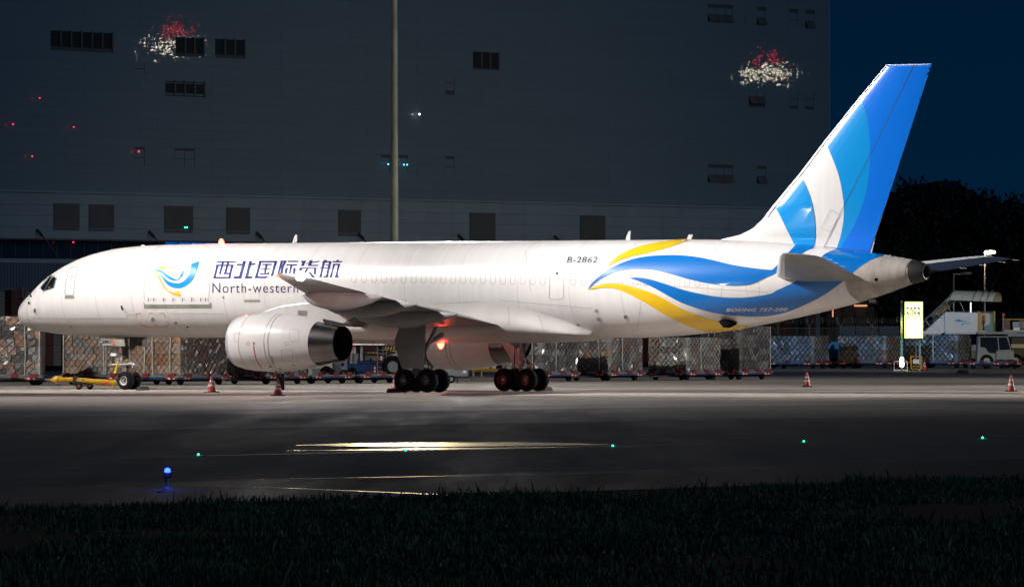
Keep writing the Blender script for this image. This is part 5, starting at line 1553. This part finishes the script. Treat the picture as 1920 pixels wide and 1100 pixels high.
# white guard frame, white lamp and yellow cage
gf = thing('guard_rail', 'white pipe guard frame with red bands at the foot of the sign post', 'guard rail', (at(1688, 697, 466).x, 466, 0))
q0, q1 = at(1676.5, 697, 466).x - gf.location.x, at(1701, 697, 466).x - gf.location.x
for x in (q0, q1): put('upright', MB().cyl((x, 0, 0), (x, 0, .62), .035, .035, 8), 'white_paint', gf); put('red_band', MB().cyl((x, 0, .28), (x, 0, .38), .038, .038, 8), 'reflective_red', gf)
put('top_rail', MB().cyl((q0, 0, .62), (q1, 0, .62), .035, .035, 8).cyl((q0, 0, .05), (q1, 0, .05), .03, .03, 8), 'white_paint', gf)
emit('work_light', (0.95, 0.98, 1.0), 7.0)
q = at(1691, 680, 465)
o = thing('marker_light', 'bright white marker light in front of the striped sign post', 'lamp', (q.x, 465, 0))
put('stand', MB().cyl((0,0,0), (0,0,.22), .05, .05, 8), 'steel_grey', o)
put('lamp_head', MB().lathe([(.25, .06), (.32, .13), (.5, .15), (.62, .11), (.7, .13), (.85, .12), (.92, .05)], (0,0,0), (0,0,1), 14, True, True), 'work_light', o, smooth=True)
cg = thing('wheeled_cage', 'yellow pipe cage trolley with a white plate below the lit sign', 'trolley', (at(1718, 695, 466).x, 466, 0))
cx0, cx1 = at(1708.5, 695, 466).x - cg.location.x, at(1728.5, 695, 466).x - cg.location.x
for y in (0, .8):
    for x in (cx0, cx1): put('upright', MB().bar((x, y, .05), (x, y, .95), .05), 'tow_yellow', cg)
    for z in (.12, .3, .95): put('rail', MB().bar((cx0, y, z), (cx1, y, z), .045), 'tow_yellow', cg)
put('plate', MB().box(cx0+.12, cx0+.52, -.05, -.03, .48, .76), 'white_paint', cg)
put('load', MB().box(cx0+.1, cx1-.1, .1, .7, .12, .4), 'gear_dark', cg)
for x in (cx0, cx1): put('wheel', MB().cyl((x, -.03, .06), (x, .04, .06), .06, .06, 10), 'tyre', cg)

# ================================================================== VEHICLES BEHIND THE AIRCRAFT
def vbox(t, name, x0, y0, x1, y1, d0, d1, Y, m, bevel=.03, parent=None):
    """box given by photograph pixels at depth Y, from d0 to d1 in depth, in the frame of thing t"""
    a, b = at(x0, y1, Y), at(x1, y0, Y)
    o = put(name, MB().box(a.x - t.location.x, b.x - t.location.x, Y + d0 - t.location.y, Y + d1 - t.location.y, max(0, a.z), b.z), m, parent or t, bevel=bevel)
    return o
def vprism(t, name, pts, d0, d1, Y, m, bevel=.03, parent=None):
    q = [(at(x, y, Y).x - t.location.x, max(0.0, at(x, y, Y).z)) for x, y in pts]
    return put(name, MB().prism(q, lambda a, b, d: (a, Y + d - t.location.y, b), d0, d1), m, parent or t, bevel=bevel)
def vwheel(t, px, py, Y, dy, R, wd=.25, m='tyre', hub='steel_grey'):
    q = at(px, py, Y)
    c = (q.x - t.location.x, Y + dy - t.location.y, R)
    w = put('wheel', MB().lathe([(-wd/2, R*.5), (-wd/2, R*.85), (-wd*.3, R), (wd*.3, R), (wd/2, R*.85), (wd/2, R*.5)], c, (0,1,0), 24), m, t, smooth=True)
    put('rim', MB().lathe([(-wd*.4, R*.52), (-wd*.3, R*.3), (-wd*.25, R*.1)], c, (0,1,0), 16, True, True), hub, w, smooth=True)
    return w
def vth(name, label, cat, px, Y, group=None):
    q = at(px, 690, Y)
    return thing(name, label, cat, (q.x, Y, 0), 0, group)

# small cream tractor
Y = 388
t = vth('baggage_tractor', 'cream baggage tractor parked under the near engine, behind the dollies', 'tractor', 590, Y)
vprism(t, 'body', [(545, 706), (545, 684), (560, 681), (600, 680), (622, 676), (622, 700), (606, 703), (602, 692), (590, 692), (588, 706)], 0, 1.5, Y, 'cream_paint', .05)
vbox(t, 'side_panel', 586, 690, 600, 703, -.03, .0, Y, 'vehicle_grey', .02)
vbox(t, 'roof', 560, 655, 612, 658, .1, 1.4, Y, 'cream_paint')
for x in (562, 608): vbox(t, 'pillar', x, 658, x + 2, 681, .1, .2, Y, 'steel_grey', 0)
vbox(t, 'seat', 578, 668, 590, 681, .4, 1.0, Y, 'rubber')
for x in (567, 612): vwheel(t, x, 706, Y, .1, .36)
# grey ground power cabinet
t = vth('power_cart', 'grey boxy power cart right behind the engine exhaust', 'power cart', 634, Y + 2)
vbox(t, 'cabinet', 618, 672, 650, 702, 0, 1.8, Y + 2, 'vehicle_grey', .06)
for x in (621, 640): vbox(t, 'control_window', x, 680, x + 5, 686, -.03, 0, Y + 2, 'window_dark', .01)
vbox(t, 'door_panel', 628, 688, 646, 700, -.02, 0, Y + 2, 'steel_grey', .01)
vbox(t, 'frame', 617, 702, 651, 706, 0, 1.8, Y + 2, 'dolly_dark')
for x in (623, 645): vwheel(t, x, 708, Y + 2, .1, .25)
# blue high loader
Y = 394
t = vth('cargo_loader', 'dark blue cargo loader with ladder, lift cylinders and hazard stripes behind the main gear', 'loader', 700, Y)
vbox(t, 'chassis', 650, 682, 742, 701, 0, 3.0, Y, 'vehicle_blue', .05)
vbox(t, 'engine_cover', 664, 676, 702, 683, .2, 2.4, Y, 'vehicle_blue', .05)
for x in (656, 662, 675): vbox(t, 'lift_cylinder', x, 648, x + 5, 687, .3, .42, Y, 'white_paint', .04)
vprism(t, 'hopper', [(661, 662), (672, 662), (671, 672), (667, 688), (664, 688), (663, 675)], .15, .5, Y, 'steel_grey')
vbox(t, 'upper_platform', 640, 640, 770, 648, 0, 3.2, Y, 'dolly_dark', .02)
vbox(t, 'bridge_beam', 682, 659, 742, 663, .1, .3, Y, 'hazard_black', .01)
for k in range(4):
    x = 688 + k * 5.2
    vprism(t, 'hazard_stripe', [(x, 663), (x + 2.4, 663), (x + 4.6, 659.4), (x + 2.2, 659.4)], .07, .1, Y, 'hazard_yellow', 0)
vbox(t, 'hazard_board', 718, 649, 743, 657, .05, .1, Y, 'hazard_black', .01)
for k in range(4):
    x = 719.5 + k * 5.6
    vprism(t, 'hazard_stripe', [(x, 656.6), (x + 2.6, 656.6), (x + 5.2, 649.6), (x + 2.6, 649.6)], .02, .05, Y, 'hazard_yellow', 0)
vbox(t, 'cabin', 684, 664, 706, 677, .4, 1.6, Y, 'vehicle_grey', .04)
vbox(t, 'cabin_window', 693, 671.5, 698, 675.5, .36, .4, Y, 'window_dark', .01)
for x in (707, 717.5, 724): vbox(t, 'ladder_stile', x, 648, x + 1.4, 701, -.12, -.06, Y, 'steel_grey', 0)
for y in (655, 662, 670, 678, 688, 695): vbox(t, 'ladder_rung', 708, y, 724, y + 1.2, -.11, -.07, Y, 'steel_grey', 0)
vbox(t, 'warning_plate', 709, 668, 713, 675, -.14, -.125, Y, 'reflective_red', 0)
vbox(t, 'warning_plate', 713.5, 667, 716.5, 675, -.14, -.125, Y, 'reflective_white', 0)
vbox(t, 'warning_plate', 728, 666.5, 731.5, 675, -.14, -.125, Y, 'hazard_yellow', 0)
vbox(t, 'deck_panel', 735, 669, 760, 676, .2, 1.0, Y, 'white_paint')
for k, m in enumerate(('reflective_red', 'reflective_white', 'reflective_red', 'reflective_white', 'reflective_red')): vbox(t, 'marker_post', 701.4, 685 + k*3, 704.4, 688 + k*3, -.2, -.1, Y, m, 0)
vwheel(t, 737, 700, Y, -.05, .62, .4); vwheel(t, 765, 700, Y, -.05, .62, .4); vwheel(t, 660, 706, Y, .1, .3)
# grey trailer cart behind the main wheels
Y = 352
t = vth('start_cart', 'low grey generator cart seen between the two main gears', 'power cart', 842, Y)
vbox(t, 'body', 806, 690, 878, 706, 0, 1.7, Y, 'vehicle_grey', .06)
vbox(t, 'top_deck', 804, 688, 880, 690.5, -.05, 1.75, Y, 'white_paint', .02)
vbox(t, 'door', 868, 694, 874, 699, -.02, 0, Y, 'white_paint', .01)
vbox(t, 'frame', 806, 706, 878, 709, .05, 1.6, Y, 'dolly_dark', .02)
vprism(t, 'drawbar', [(876, 708), (892, 711.5), (891, 713), (876, 709.5)], .6, .8, Y, 'steel_grey', 0)
vbox(t, 'jack', 856, 708, 859, 717, .1, .2, Y, 'gear_dark', 0)
for x in (818, 846): vwheel(t, x, 712, Y, .1, .2)
# yellow rig behind the gap
Y = 398
t = vth('loader_boom', 'yellow boom rig standing beyond the far main wheels', 'rig', 908, Y)
vbox(t, 'boom', 884, 692, 940, 696.5, 0, .3, Y, 'tow_yellow', .03)
vprism(t, 'boom_head', [(892, 692), (897, 688.5), (912, 689), (926, 691.5), (926, 694), (892, 694)], -.1, .35, Y, 'tow_yellow', .04)
for x in (886, 901.5): vbox(t, 'leg', x, 696, x + 3, 707, .05, .2, Y, 'tow_yellow', .01)
vbox(t, 'light_bar', 912, 687.5, 917, 692, -.1, 0, Y, 'cream_paint', .01)
vbox(t, 'light_bar', 922, 683, 930, 691, -.1, 0, Y, 'cream_paint', .01)
vbox(t, 'deck', 880, 697.5, 935, 701, .3, 1.5, Y, 'dolly_blue', .02)

# passenger stairs
Y = 508
t = vth('passenger_stairs', 'covered mobile passenger stairs with white side panel and rounded canopy', 'airstairs', 1800, Y)
def arc_canopy(pts, name, m='cream_paint', n=8):
    rings = []
    for px, py, hgt in pts:
        q = at(px, py, Y); ring = []
        for k in range(n + 1):
            a = math.pi * k / n
            ring.append((q.x - t.location.x + .12*math.sin(a) + .36*(1.1 - 1.1*math.cos(a)), 1.1 - 1.15*math.cos(a), q.z + hgt * math.sin(a)))
        rings.append(ring)
    return put(name, MB().rings(rings, False, False, close=False), m, t, smooth=True)
arc_canopy([(1732, 604, .45), (1772, 568, .55), (1780, 564.5, .75)], 'stair_canopy')
arc_canopy([(1779, 563, .72), (1790, 563.5, .72), (1825, 564, .70), (1861, 565.5, .68)], 'platform_canopy')
for x in (1780, 1823, 1838, 1850):
    q = at(x, 564, Y)
    put('canopy_hoop', MB().tube([(q.x - t.location.x + .12*math.sin(math.pi*k/8) + .36*(1.1 - 1.1*math.cos(math.pi*k/8)), 1.1 - 1.18*math.cos(math.pi*k/8), q.z + .74*math.sin(math.pi*k/8)) for k in range(9)], .03, 6), 'steel_grey', t)
put('canopy_rail', MB().tube([(at(x, y, Y).x - t.location.x, -.08, at(x, y, Y).z) for x, y in ((1730, 605), (1772, 566), (1778, 563), (1863, 566))], .04, 6), 'bare_metal', t)
vprism(t, 'stair_flight', [(1712, 646), (1730, 625), (1772, 586), (1790, 584), (1790, 600), (1772, 622), (1730, 646)], .1, 2.0, Y, 'white_paint', .02)
for k in range(14):
    x, y = 1716 + k * 4.5, 642 - k * 4.1
    vprism(t, 'tread', [(x, y), (x + 4, y), (x + 4, y - .9), (x, y - .9)], .15, 1.95, Y, 'steel_grey', 0)
pan = vprism(t, 'side_panel', [(1771, 587), (1773, 584.5), (1832, 585.5), (1834, 588), (1835, 622), (1832, 624), (1775, 624.5), (1772, 622)], -.05, .05, Y, 'white_paint', .03)
vbox(t, 'plate', 1787, 594, 1820, 613.5, -.065, -.05, Y, 'lettering_silver', .005)
vprism(t, 'logo', [(1789, 601), (1795, 598.5), (1801, 597.8), (1799, 600), (1808, 601.5), (1817, 603.5), (1806, 603), (1796, 603.4)], -.075, -.065, Y, 'van_blue', 0)
vprism(t, 'logo', [(1802, 609), (1804, 606), (1819, 606), (1818, 607), (1806, 607.2), (1805, 610)], -.075, -.065, Y, 'van_blue', 0)
vbox(t, 'platform_wall', 1835, 585, 1863, 621, .6, .75, Y, 'cream_paint', .02)
vbox(t, 'door_post', 1833, 583, 1836, 622, -.08, .1, Y, 'tow_yellow', .01)
vbox(t, 'door_post', 1863, 583, 1866, 621, -.05, .8, Y, 'tow_yellow', .01)
vbox(t, 'fire_extinguisher', 1844, 591, 1847, 606, .45, .6, Y, 'reflective_red', .03)
vbox(t, 'platform_floor', 1772, 620, 1866, 626, .0, 2.2, Y, 'white_paint', .02)
for (a_, b_, c_, d_) in ((1788, 565, 1788, 586), (1800, 566, 1808, 585), (1847, 566, 1847, 585), (1774, 566, 1782, 584), (1735, 600, 1745, 612), (1755, 585, 1765, 596)):
    put('canopy_post', MB().bar((at(a_, b_, Y).x - t.location.x, 0, at(a_, b_, Y).z), (at(c_, d_, Y).x - t.location.x, 0, at(c_, d_, Y).z), .05), 'steel_grey', t)
put('handrail', MB().tube([(at(x, y, Y).x - t.location.x, -.02, at(x, y, Y).z) for x, y in ((1732, 612), (1772, 583), (1863, 584))], .03, 6), 'bare_metal', t)
emit('tube_light', (.55, .78, 1.0), 3.2)
vbox(t, 'strip_light', 1819.2, 567, 1821, 586, -.03, .02, Y, 'tube_light', 0)
vbox(t, 'chassis', 1730, 646, 1868, 672, .2, 2.0, Y + 2, 'vehicle_grey', .04)
for x in (1745, 1850): vwheel(t, x, 689, Y, .3, .5, .3)
# white tow truck in front of the stairs
Y = 500
t = vth('tow_truck', 'white airport truck with dark cab windows parked below the stair platform', 'truck', 1868, Y)
cab = vprism(t, 'cab', [(1831, 688), (1834, 646), (1836, 630), (1890, 630), (1896, 655), (1900, 656), (1900, 676), (1896, 684), (1868, 686), (1860, 676), (1846, 676), (1840, 686)], 0, 2.2, Y, 'truck_paint', .05)
vprism(t, 'side_window', [(1838, 632), (1870, 632), (1872, 658), (1866, 662), (1854, 661), (1848, 652), (1838, 650)], -.03, 0, Y, 'window_dark', .01, cab)
vprism(t, 'windscreen', [(1872, 632), (1888, 632), (1895, 655), (1874, 656)], -.035, 0, Y, 'window_dark', .01, cab)
vbox(t, 'hood', 1868, 657, 1901, 674, -.25, .1, Y, 'truck_paint', .04)
vbox(t, 'grille', 1872, 668, 1894, 671, -.27, -.25, Y, 'vehicle_grey', .005)
vbox(t, 'roof_deck', 1834, 621.5, 1907, 626.5, -.1, 2.3, Y, 'truck_paint', .03)
vbox(t, 'bumper', 1866, 675, 1901, 679, -.3, .2, Y, 'dolly_dark', .02)
for k, x in enumerate((1865, 1868.5, 1872, 1875.5)): vbox(t, 'reflective_strip', x, 681, x + 3.2, 684, -.32, -.3, Y, 'reflective_red' if k % 2 else 'truck_paint', 0)
for x in (1850, 1888): vwheel(t, x, 689, Y, .1, .5, .3)
# equipment truck at the edge
Y = 505
t = vth('equipment_truck', 'equipment truck with cluttered open rack at the far right picture edge', 'truck', 1915, Y)
vbox(t, 'rack_floor', 1882, 618, 1950, 623, 0, 2.2, Y, 'steel_grey', .02)
vbox(t, 'rack_post', 1882, 600, 1894, 619, .05, .4, Y, 'column_brown', .02)
vbox(t, 'rack_top', 1882, 597.5, 1950, 599.5, 0, 2.2, Y, 'tow_yellow', .01)
vbox(t, 'panel', 1899, 603, 1912, 613, .1, .3, Y, 'carton_blue', .02)
vbox(t, 'panel', 1912, 600, 1950, 617, .5, 1.4, Y, 'vehicle_grey', .05)
vbox(t, 'sign_plate', 1900, 613.5, 1912, 619, -.03, 0, Y, 'white_paint', .005)
vbox(t, 'body', 1896, 632, 1960, 676, .1, 2.2, Y, 'gear_dark', .05)
vbox(t, 'fascia', 1896, 645, 1960, 652, .04, .1, Y, 'cream_paint', .01)
vbox(t, 'canopy', 1890, 624, 1960, 631, 0, 2.2, Y, 'vehicle_grey', .02)
vbox(t, 'beacon_mast', 1880.5, 588, 1882, 618, .1, .2, Y, 'steel_grey', 0)
vbox(t, 'beacon', 1879.5, 587, 1884, 592, .05, .2, Y, 'reflective_red', .02)
for x in (1905, 1930): vwheel(t, x, 689, Y, .1, .5, .3)
# blue van behind the second train
Y = 500
t = vth('minivan', 'pale blue van partly hidden between two netted pallets', 'van', 1558, Y)
bod = vprism(t, 'body', [(1549, 688), (1549, 664), (1551, 655), (1556, 645), (1562, 640), (1620, 640), (1620, 688)], 0, 1.9, Y, 'van_blue', .06)
vprism(t, 'windscreen', [(1555, 655), (1559, 646), (1564, 646), (1564, 655)], -.03, 0, Y, 'window_dark', .01, bod)
vwheel(t, 1561, 689, Y, .05, .36, .22); vwheel(t, 1608, 689, Y, .05, .36, .22)

# ================================================================== FENCE, FAR BUILDINGS, TREES
Y = 545
mat('fence_steel', (0.10, 0.15, 0.19), 0.5)
mat('razor_wire', (0.22, 0.25, 0.27), 0.4, metal=.6)
q0, q1 = at(1400, 690, Y), at(1740, 690, Y)
fn = thing('security_fence', 'dark security fence topped with coils of razor wire, beyond the far pallets', 'fence', (q0.x, Y, 0))
FL = q1.x - q0.x
zt = at(1500, 612, Y).z
for k in range(int(FL / 2.4) + 1):
    x = k * 2.4
    put('post', MB().bar((x, 0, 0), (x, 0, zt), .08), 'fence_steel', fn)
    put('arm', MB().bar((x, 0, zt), (x - .35, 0, zt + .55), .05).bar((x, 0, zt), (x + .35, 0, zt + .55), .05), 'fence_steel', fn)
    mb = MB()
    for j in range(24): mb.bar((x + j*.1, 0, .05), (x + j*.1, 0, zt - .1), .014)
    for z in (.1, 1.0, zt - .12): mb.bar((x, 0, z), (x + 2.4, 0, z), .03)
    put('mesh_panel', mb, 'fence_steel', fn)['kind'] = 'stuff'
mb = MB(); pts = []
for k in range(int(FL / .02)):
    a_ = k * .02 / .19 * 2 * math.pi
    pts.append((k * .02, .28 * math.cos(a_), zt + .45 + .28 * math.sin(a_)))
for p_, q_ in zip(pts[::3][:-1], pts[::3][1:]): mb.cyl(p_, q_, .014, .014, 3, False)
put('razor_wire', mb, 'razor_wire', fn, fix=False)['kind'] = 'stuff'
# blue shipping containers behind the fence
mat('container_blue', (0.025, 0.10, 0.26), 0.5, noise=.3, nscale=2)
for k, (x0, x1) in enumerate(((1578, 1604), (1605, 1646), (1648, 1686))):
    Yc = 560
    t = vth('shipping_container', ['short blue container behind the fence, closest to the terminal', 'blue container behind the fence, middle of three', 'blue container behind the fence, closest to the lit sign'][k], 'container', (x0+x1)/2, Yc, 'blue containers behind the fence')
    vbox(t, 'body', x0, 612, x1, 690, 0, 2.4, Yc, 'container_blue', .02)
    n = int((x1 - x0) / 3)
    for j in range(n): vbox(t, 'rib', x0 + (j + .2)*(x1-x0)/n, 614, x0 + (j + .65)*(x1-x0)/n, 688, -.05, 0, Yc, 'container_blue', 0)
    vbox(t, 'top_rail', x0, 611, x1, 613, -.08, 2.4, Yc, 'container_blue', 0)
# low building with a lit soffit
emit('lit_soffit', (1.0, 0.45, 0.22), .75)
mat('far_wall', (0.030, 0.030, 0.038), 0.7, noise=.2, nscale=.5)
Yb = 600
t = vth('guard_house', 'dark low building with a warm lit roof edge beyond the fence', 'building', 1600, Yb)
vbox(t, 'wall', 1566, 575, 1640, 690, .6, 8, Yb, 'far_wall', .02)
vbox(t, 'roof', 1556, 566, 1646, 571, -.6, 9, Yb, 'far_wall', .02)
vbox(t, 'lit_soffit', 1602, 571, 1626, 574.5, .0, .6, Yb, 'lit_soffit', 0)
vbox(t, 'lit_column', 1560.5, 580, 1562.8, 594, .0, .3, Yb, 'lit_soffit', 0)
vbox(t, 'column', 1560.3, 594, 1563, 690, .0, .3, Yb, 'far_wall', 0)
for x in (1580, 1604, 1628): vbox(t, 'pilaster', x, 575, x + 2, 690, .45, .6, Yb, 'far_wall', 0)
# far lamps
emit('street_lamp_glow', (1.0, 0.72, 0.52), 30.0)
def street_lamp(px, ytop, Yd, label, lit, arm=14):
    t = vth('street_lamp', label, 'street lamp', px, Yd, 'street lamps beyond the apron')
    zt = at(px, ytop, Yd).z; xa = arm * Yd / F
    put('pole', MB().cyl((0,0,0), (0,0,zt), .09, .06, 8), 'steel_grey', t, smooth=True)
    put('arm', MB().bar((0,0,zt), (xa, 0, zt + .05), .07), 'steel_grey', t)
    put('lamp_head', MB().lathe([(0, .06), (.1, .12), (.5, .15), (.85, .10), (.9, .03)], (xa - .45, 0, zt + .04), (1,0,.05), 10, True, True), 'street_lamp_glow' if lit else 'steel_grey', t, smooth=True)
    if lit: lamp('street_light', 'POINT', (at(px, ytop, Yd).x + xa, Yd - .6, zt - .3), 500, (1, .72, .5), None, shadow_soft_size=.2)
street_lamp(1846, 474.5, 575, 'lit street lamp glowing just above the far tailplane', True, 10)
street_lamp(1788, 514, 560, 'unlit grey street lamp rising behind the stair canopy', False, 24)
# trees
mat('bark', (0.05, 0.04, 0.03), 0.9)
mat('leaf', (0.012, 0.020, 0.012), 0.7, noise=.5, nscale=.8)
def tree(px, ytop, Yd, rad, label, seed, n=5200):
    rnd = random.Random(seed)
    t = vth('tree', label, 'tree', px, Yd, 'trees beyond the apron')
    H = at(px, ytop, Yd).z
    mb = MB().cyl((0,0,0), (.1,0,H*.45), .28, .18, 8).cyl((.1,0,H*.45), (-.1,.1,H*.8), .18, .07, 8)
    limbs = []
    for k in range(9):
        a_ = rnd.uniform(0, 6.28); z0 = H * rnd.uniform(.3, .65)
        e = Vector((math.cos(a_)*rad*rnd.uniform(.4,.8), math.sin(a_)*rad*rnd.uniform(.4,.8), z0 + H*rnd.uniform(.12,.3)))
        mb.cyl((0,0,z0), e, .1, .03, 6); limbs.append(e)
    put('trunk', mb, 'bark', t, smooth=True)
    clumps = limbs + [Vector((rnd.gauss(0, rad*.45), rnd.gauss(0, rad*.45), H*rnd.uniform(.42, .93))) for _ in range(26)]
    vs, fs = [], []
    for i in range(n):
        c = clumps[rnd.randrange(len(clumps))]
        r_ = rad * rnd.uniform(.12, .38)
        d = Vector((rnd.gauss(0,1), rnd.gauss(0,1), rnd.gauss(0,.7))).normalized() * r_ * rnd.random()**.4
        p_ = c + d
        if p_.z > H: p_.z = H - rnd.random()*.4
        u = Vector((rnd.gauss(0,1), rnd.gauss(0,1), rnd.gauss(0,1))).normalized() * rnd.uniform(.16, .34)
        v_ = u.cross(Vector((rnd.gauss(0,1), rnd.gauss(0,1), rnd.gauss(0,1)))).normalized() * u.length * .55
        o = len(vs); vs += [p_ - u, p_ + v_, p_ + u, p_ - v_]; fs.append((o, o+1, o+2, o+3))
    m_ = MB(); m_.v = [tuple(x) for x in vs]; m_.f = fs
    put('crown', m_, 'leaf', t, fix=False)
tree(1650, 345, 640, 4.6, 'dark tree next to the terminal corner, half behind the tail fin', 1)
tree(1712, 330, 650, 5.2, 'tallest dark tree just right of the tail fin', 2)
tree(1770, 352, 645, 4.4, 'dark tree in the middle of the row behind the far tailplane', 3)
tree(1822, 340, 655, 4.8, 'dark rounded tree behind the lit street lamp', 4)
tree(1880, 352, 650, 5.0, 'dark sloping tree right of the lit street lamp', 5)
tree(1925, 380, 645, 4.6, 'low dark tree cut by the picture edge', 6)
for k, px in enumerate((1640, 1690, 1738, 1790, 1840, 1890, 1940)):
    tree(px, 440 + 12*(k % 3), 632 + 3*k, 3.8, ['low bush-like tree against the terminal corner', 'low tree below the tallest tree', 'low tree above the lit sign', 'low tree behind the stair canopy', 'low tree under the lit street lamp', 'low tree behind the equipment truck', 'low tree at the picture edge, under the low dark one'][k], 30 + k, 2600)

# wooded hill behind the trees
mb = MB(); prof = []
rnd = random.Random(9)
XS = [(-60 + i * 1.6) for i in range(140)]
for row, (Yh, zf) in enumerate(((690, 0.0), (700, .62), (712, .9), (730, 1.0), (790, .0))):
    for i, x in enumerate(XS):
        px = 960 + x * F / 700
        top = 385 - 40 * math.exp(-((px - 1740) / 130) ** 2) - 30 * math.exp(-((px - 1840) / 90) ** 2) + max(0, (px - 1880)) * .25
        zt = CH + (HZ - top) * 700 / F + .9 * (rnd.random() - .5)
        prof.append((x, Yh + rnd.uniform(-1, 1), max(-.5, zt * zf) if zf else -.5))
n = len(XS)
mb.add(prof, [(r*n+i, r*n+i+1, (r+1)*n+i+1, (r+1)*n+i) for r in range(4) for i in range(n-1)])
put('hill', mb, 'leaf')['kind'] = 'structure'

# ================================================================== GRASS
m = bpy.data.materials.new('grass'); MATS['grass'] = m
nt, b = nodes_of(m)
oi = nt.nodes.new('ShaderNodeTexCoord'); n = nt.nodes.new('ShaderNodeTexNoise'); n.inputs['Scale'].default_value = .5; n.inputs['Detail'].default_value = 4
nt.links.new(oi.outputs['Object'], n.inputs['Vector'])
cr = nt.nodes.new('ShaderNodeValToRGB'); cr.color_ramp.elements[0].position = .36; cr.color_ramp.elements[1].position = .66
cr.color_ramp.elements[0].color = (.016, .026, .019, 1); cr.color_ramp.elements[1].color = (.042, .115, .034, 1)
nt.links.new(n.outputs[0], cr.inputs[0]); nt.links.new(cr.outputs[0], b.inputs['Base Color']); b.inputs['Roughness'].default_value = .55
rnd = random.Random(5)
vs, fs = [], []
from mathutils import noise as mnoise
cnt = 0
while cnt < 95000:
    Yg = 64 + 62 * rnd.random()
    hw = Yg * 0.072 + 4.0
    Xg = rnd.uniform(-hw, hw)
    v_ = Xg * CT - Yg * ST
    edge = v_ - VG
    if edge < -0.3 + 1.3 * mnoise.noise((Xg*.55, Yg*.35, 0)) + .5 * rnd.random(): continue
    d_ = mnoise.noise((Xg * .25, Yg * .12, 3.1))
    d2 = mnoise.noise((Xg * .9, Yg * .5, 7.7))
    if rnd.random() > .55 + 1.1*d_ + .5*d2: continue
    h = (.045 + .07*max(0, d2) + .045*rnd.random()) * (1.15 if edge < .8 else 1.0)
    if rnd.random() < .02 + .10*max(0, d2): h *= rnd.uniform(1.5, 2.4)
    a_ = rnd.uniform(0, 6.28); w = rnd.uniform(.008, .018); ln = rnd.uniform(.1, .6) * h
    dx, dy = math.cos(a_), math.sin(a_); b2 = rnd.uniform(0, 6.28)
    o = len(vs)
    vs += [(Xg - dx*w, Yg - dy*w, -.01), (Xg + dx*w, Yg + dy*w, -.01), (Xg + math.cos(b2)*ln*.4 + dx*w*.6, Yg + math.sin(b2)*ln*.4 + dy*w*.6, h*.6), (Xg + math.cos(b2)*ln, Yg + math.sin(b2)*ln, h)]
    fs += [(o, o+1, o+2), (o, o+2, o+3)]
    cnt += 1
m_ = MB(); m_.v = vs; m_.f = fs
tag(put('grass', m_, 'grass', fix=False), 'rough dark grass strip along the taxiway in the foreground', 'grass', kind='stuff')
mat('petal', (.35, .36, .30), .6)
m_ = MB()
for _ in range(60):
    Yg = 70 + 42*rnd.random(); Xg = rnd.uniform(-Yg*.07, Yg*.07)
    if Xg*CT - Yg*ST - VG < .5: continue
    s_ = rnd.uniform(.01, .022); z_ = rnd.uniform(.06, .14)
    m_.lathe([(-s_, s_*.2), (0, s_), (s_, s_*.2)], (Xg, Yg, z_), (rnd.random(), rnd.random(), 1), 6, True, True)
tag(put('grass_seed_heads', m_, 'petal', fix=False), 'tiny pale seed heads and petals scattered in the dark grass', 'flowers', kind='stuff')
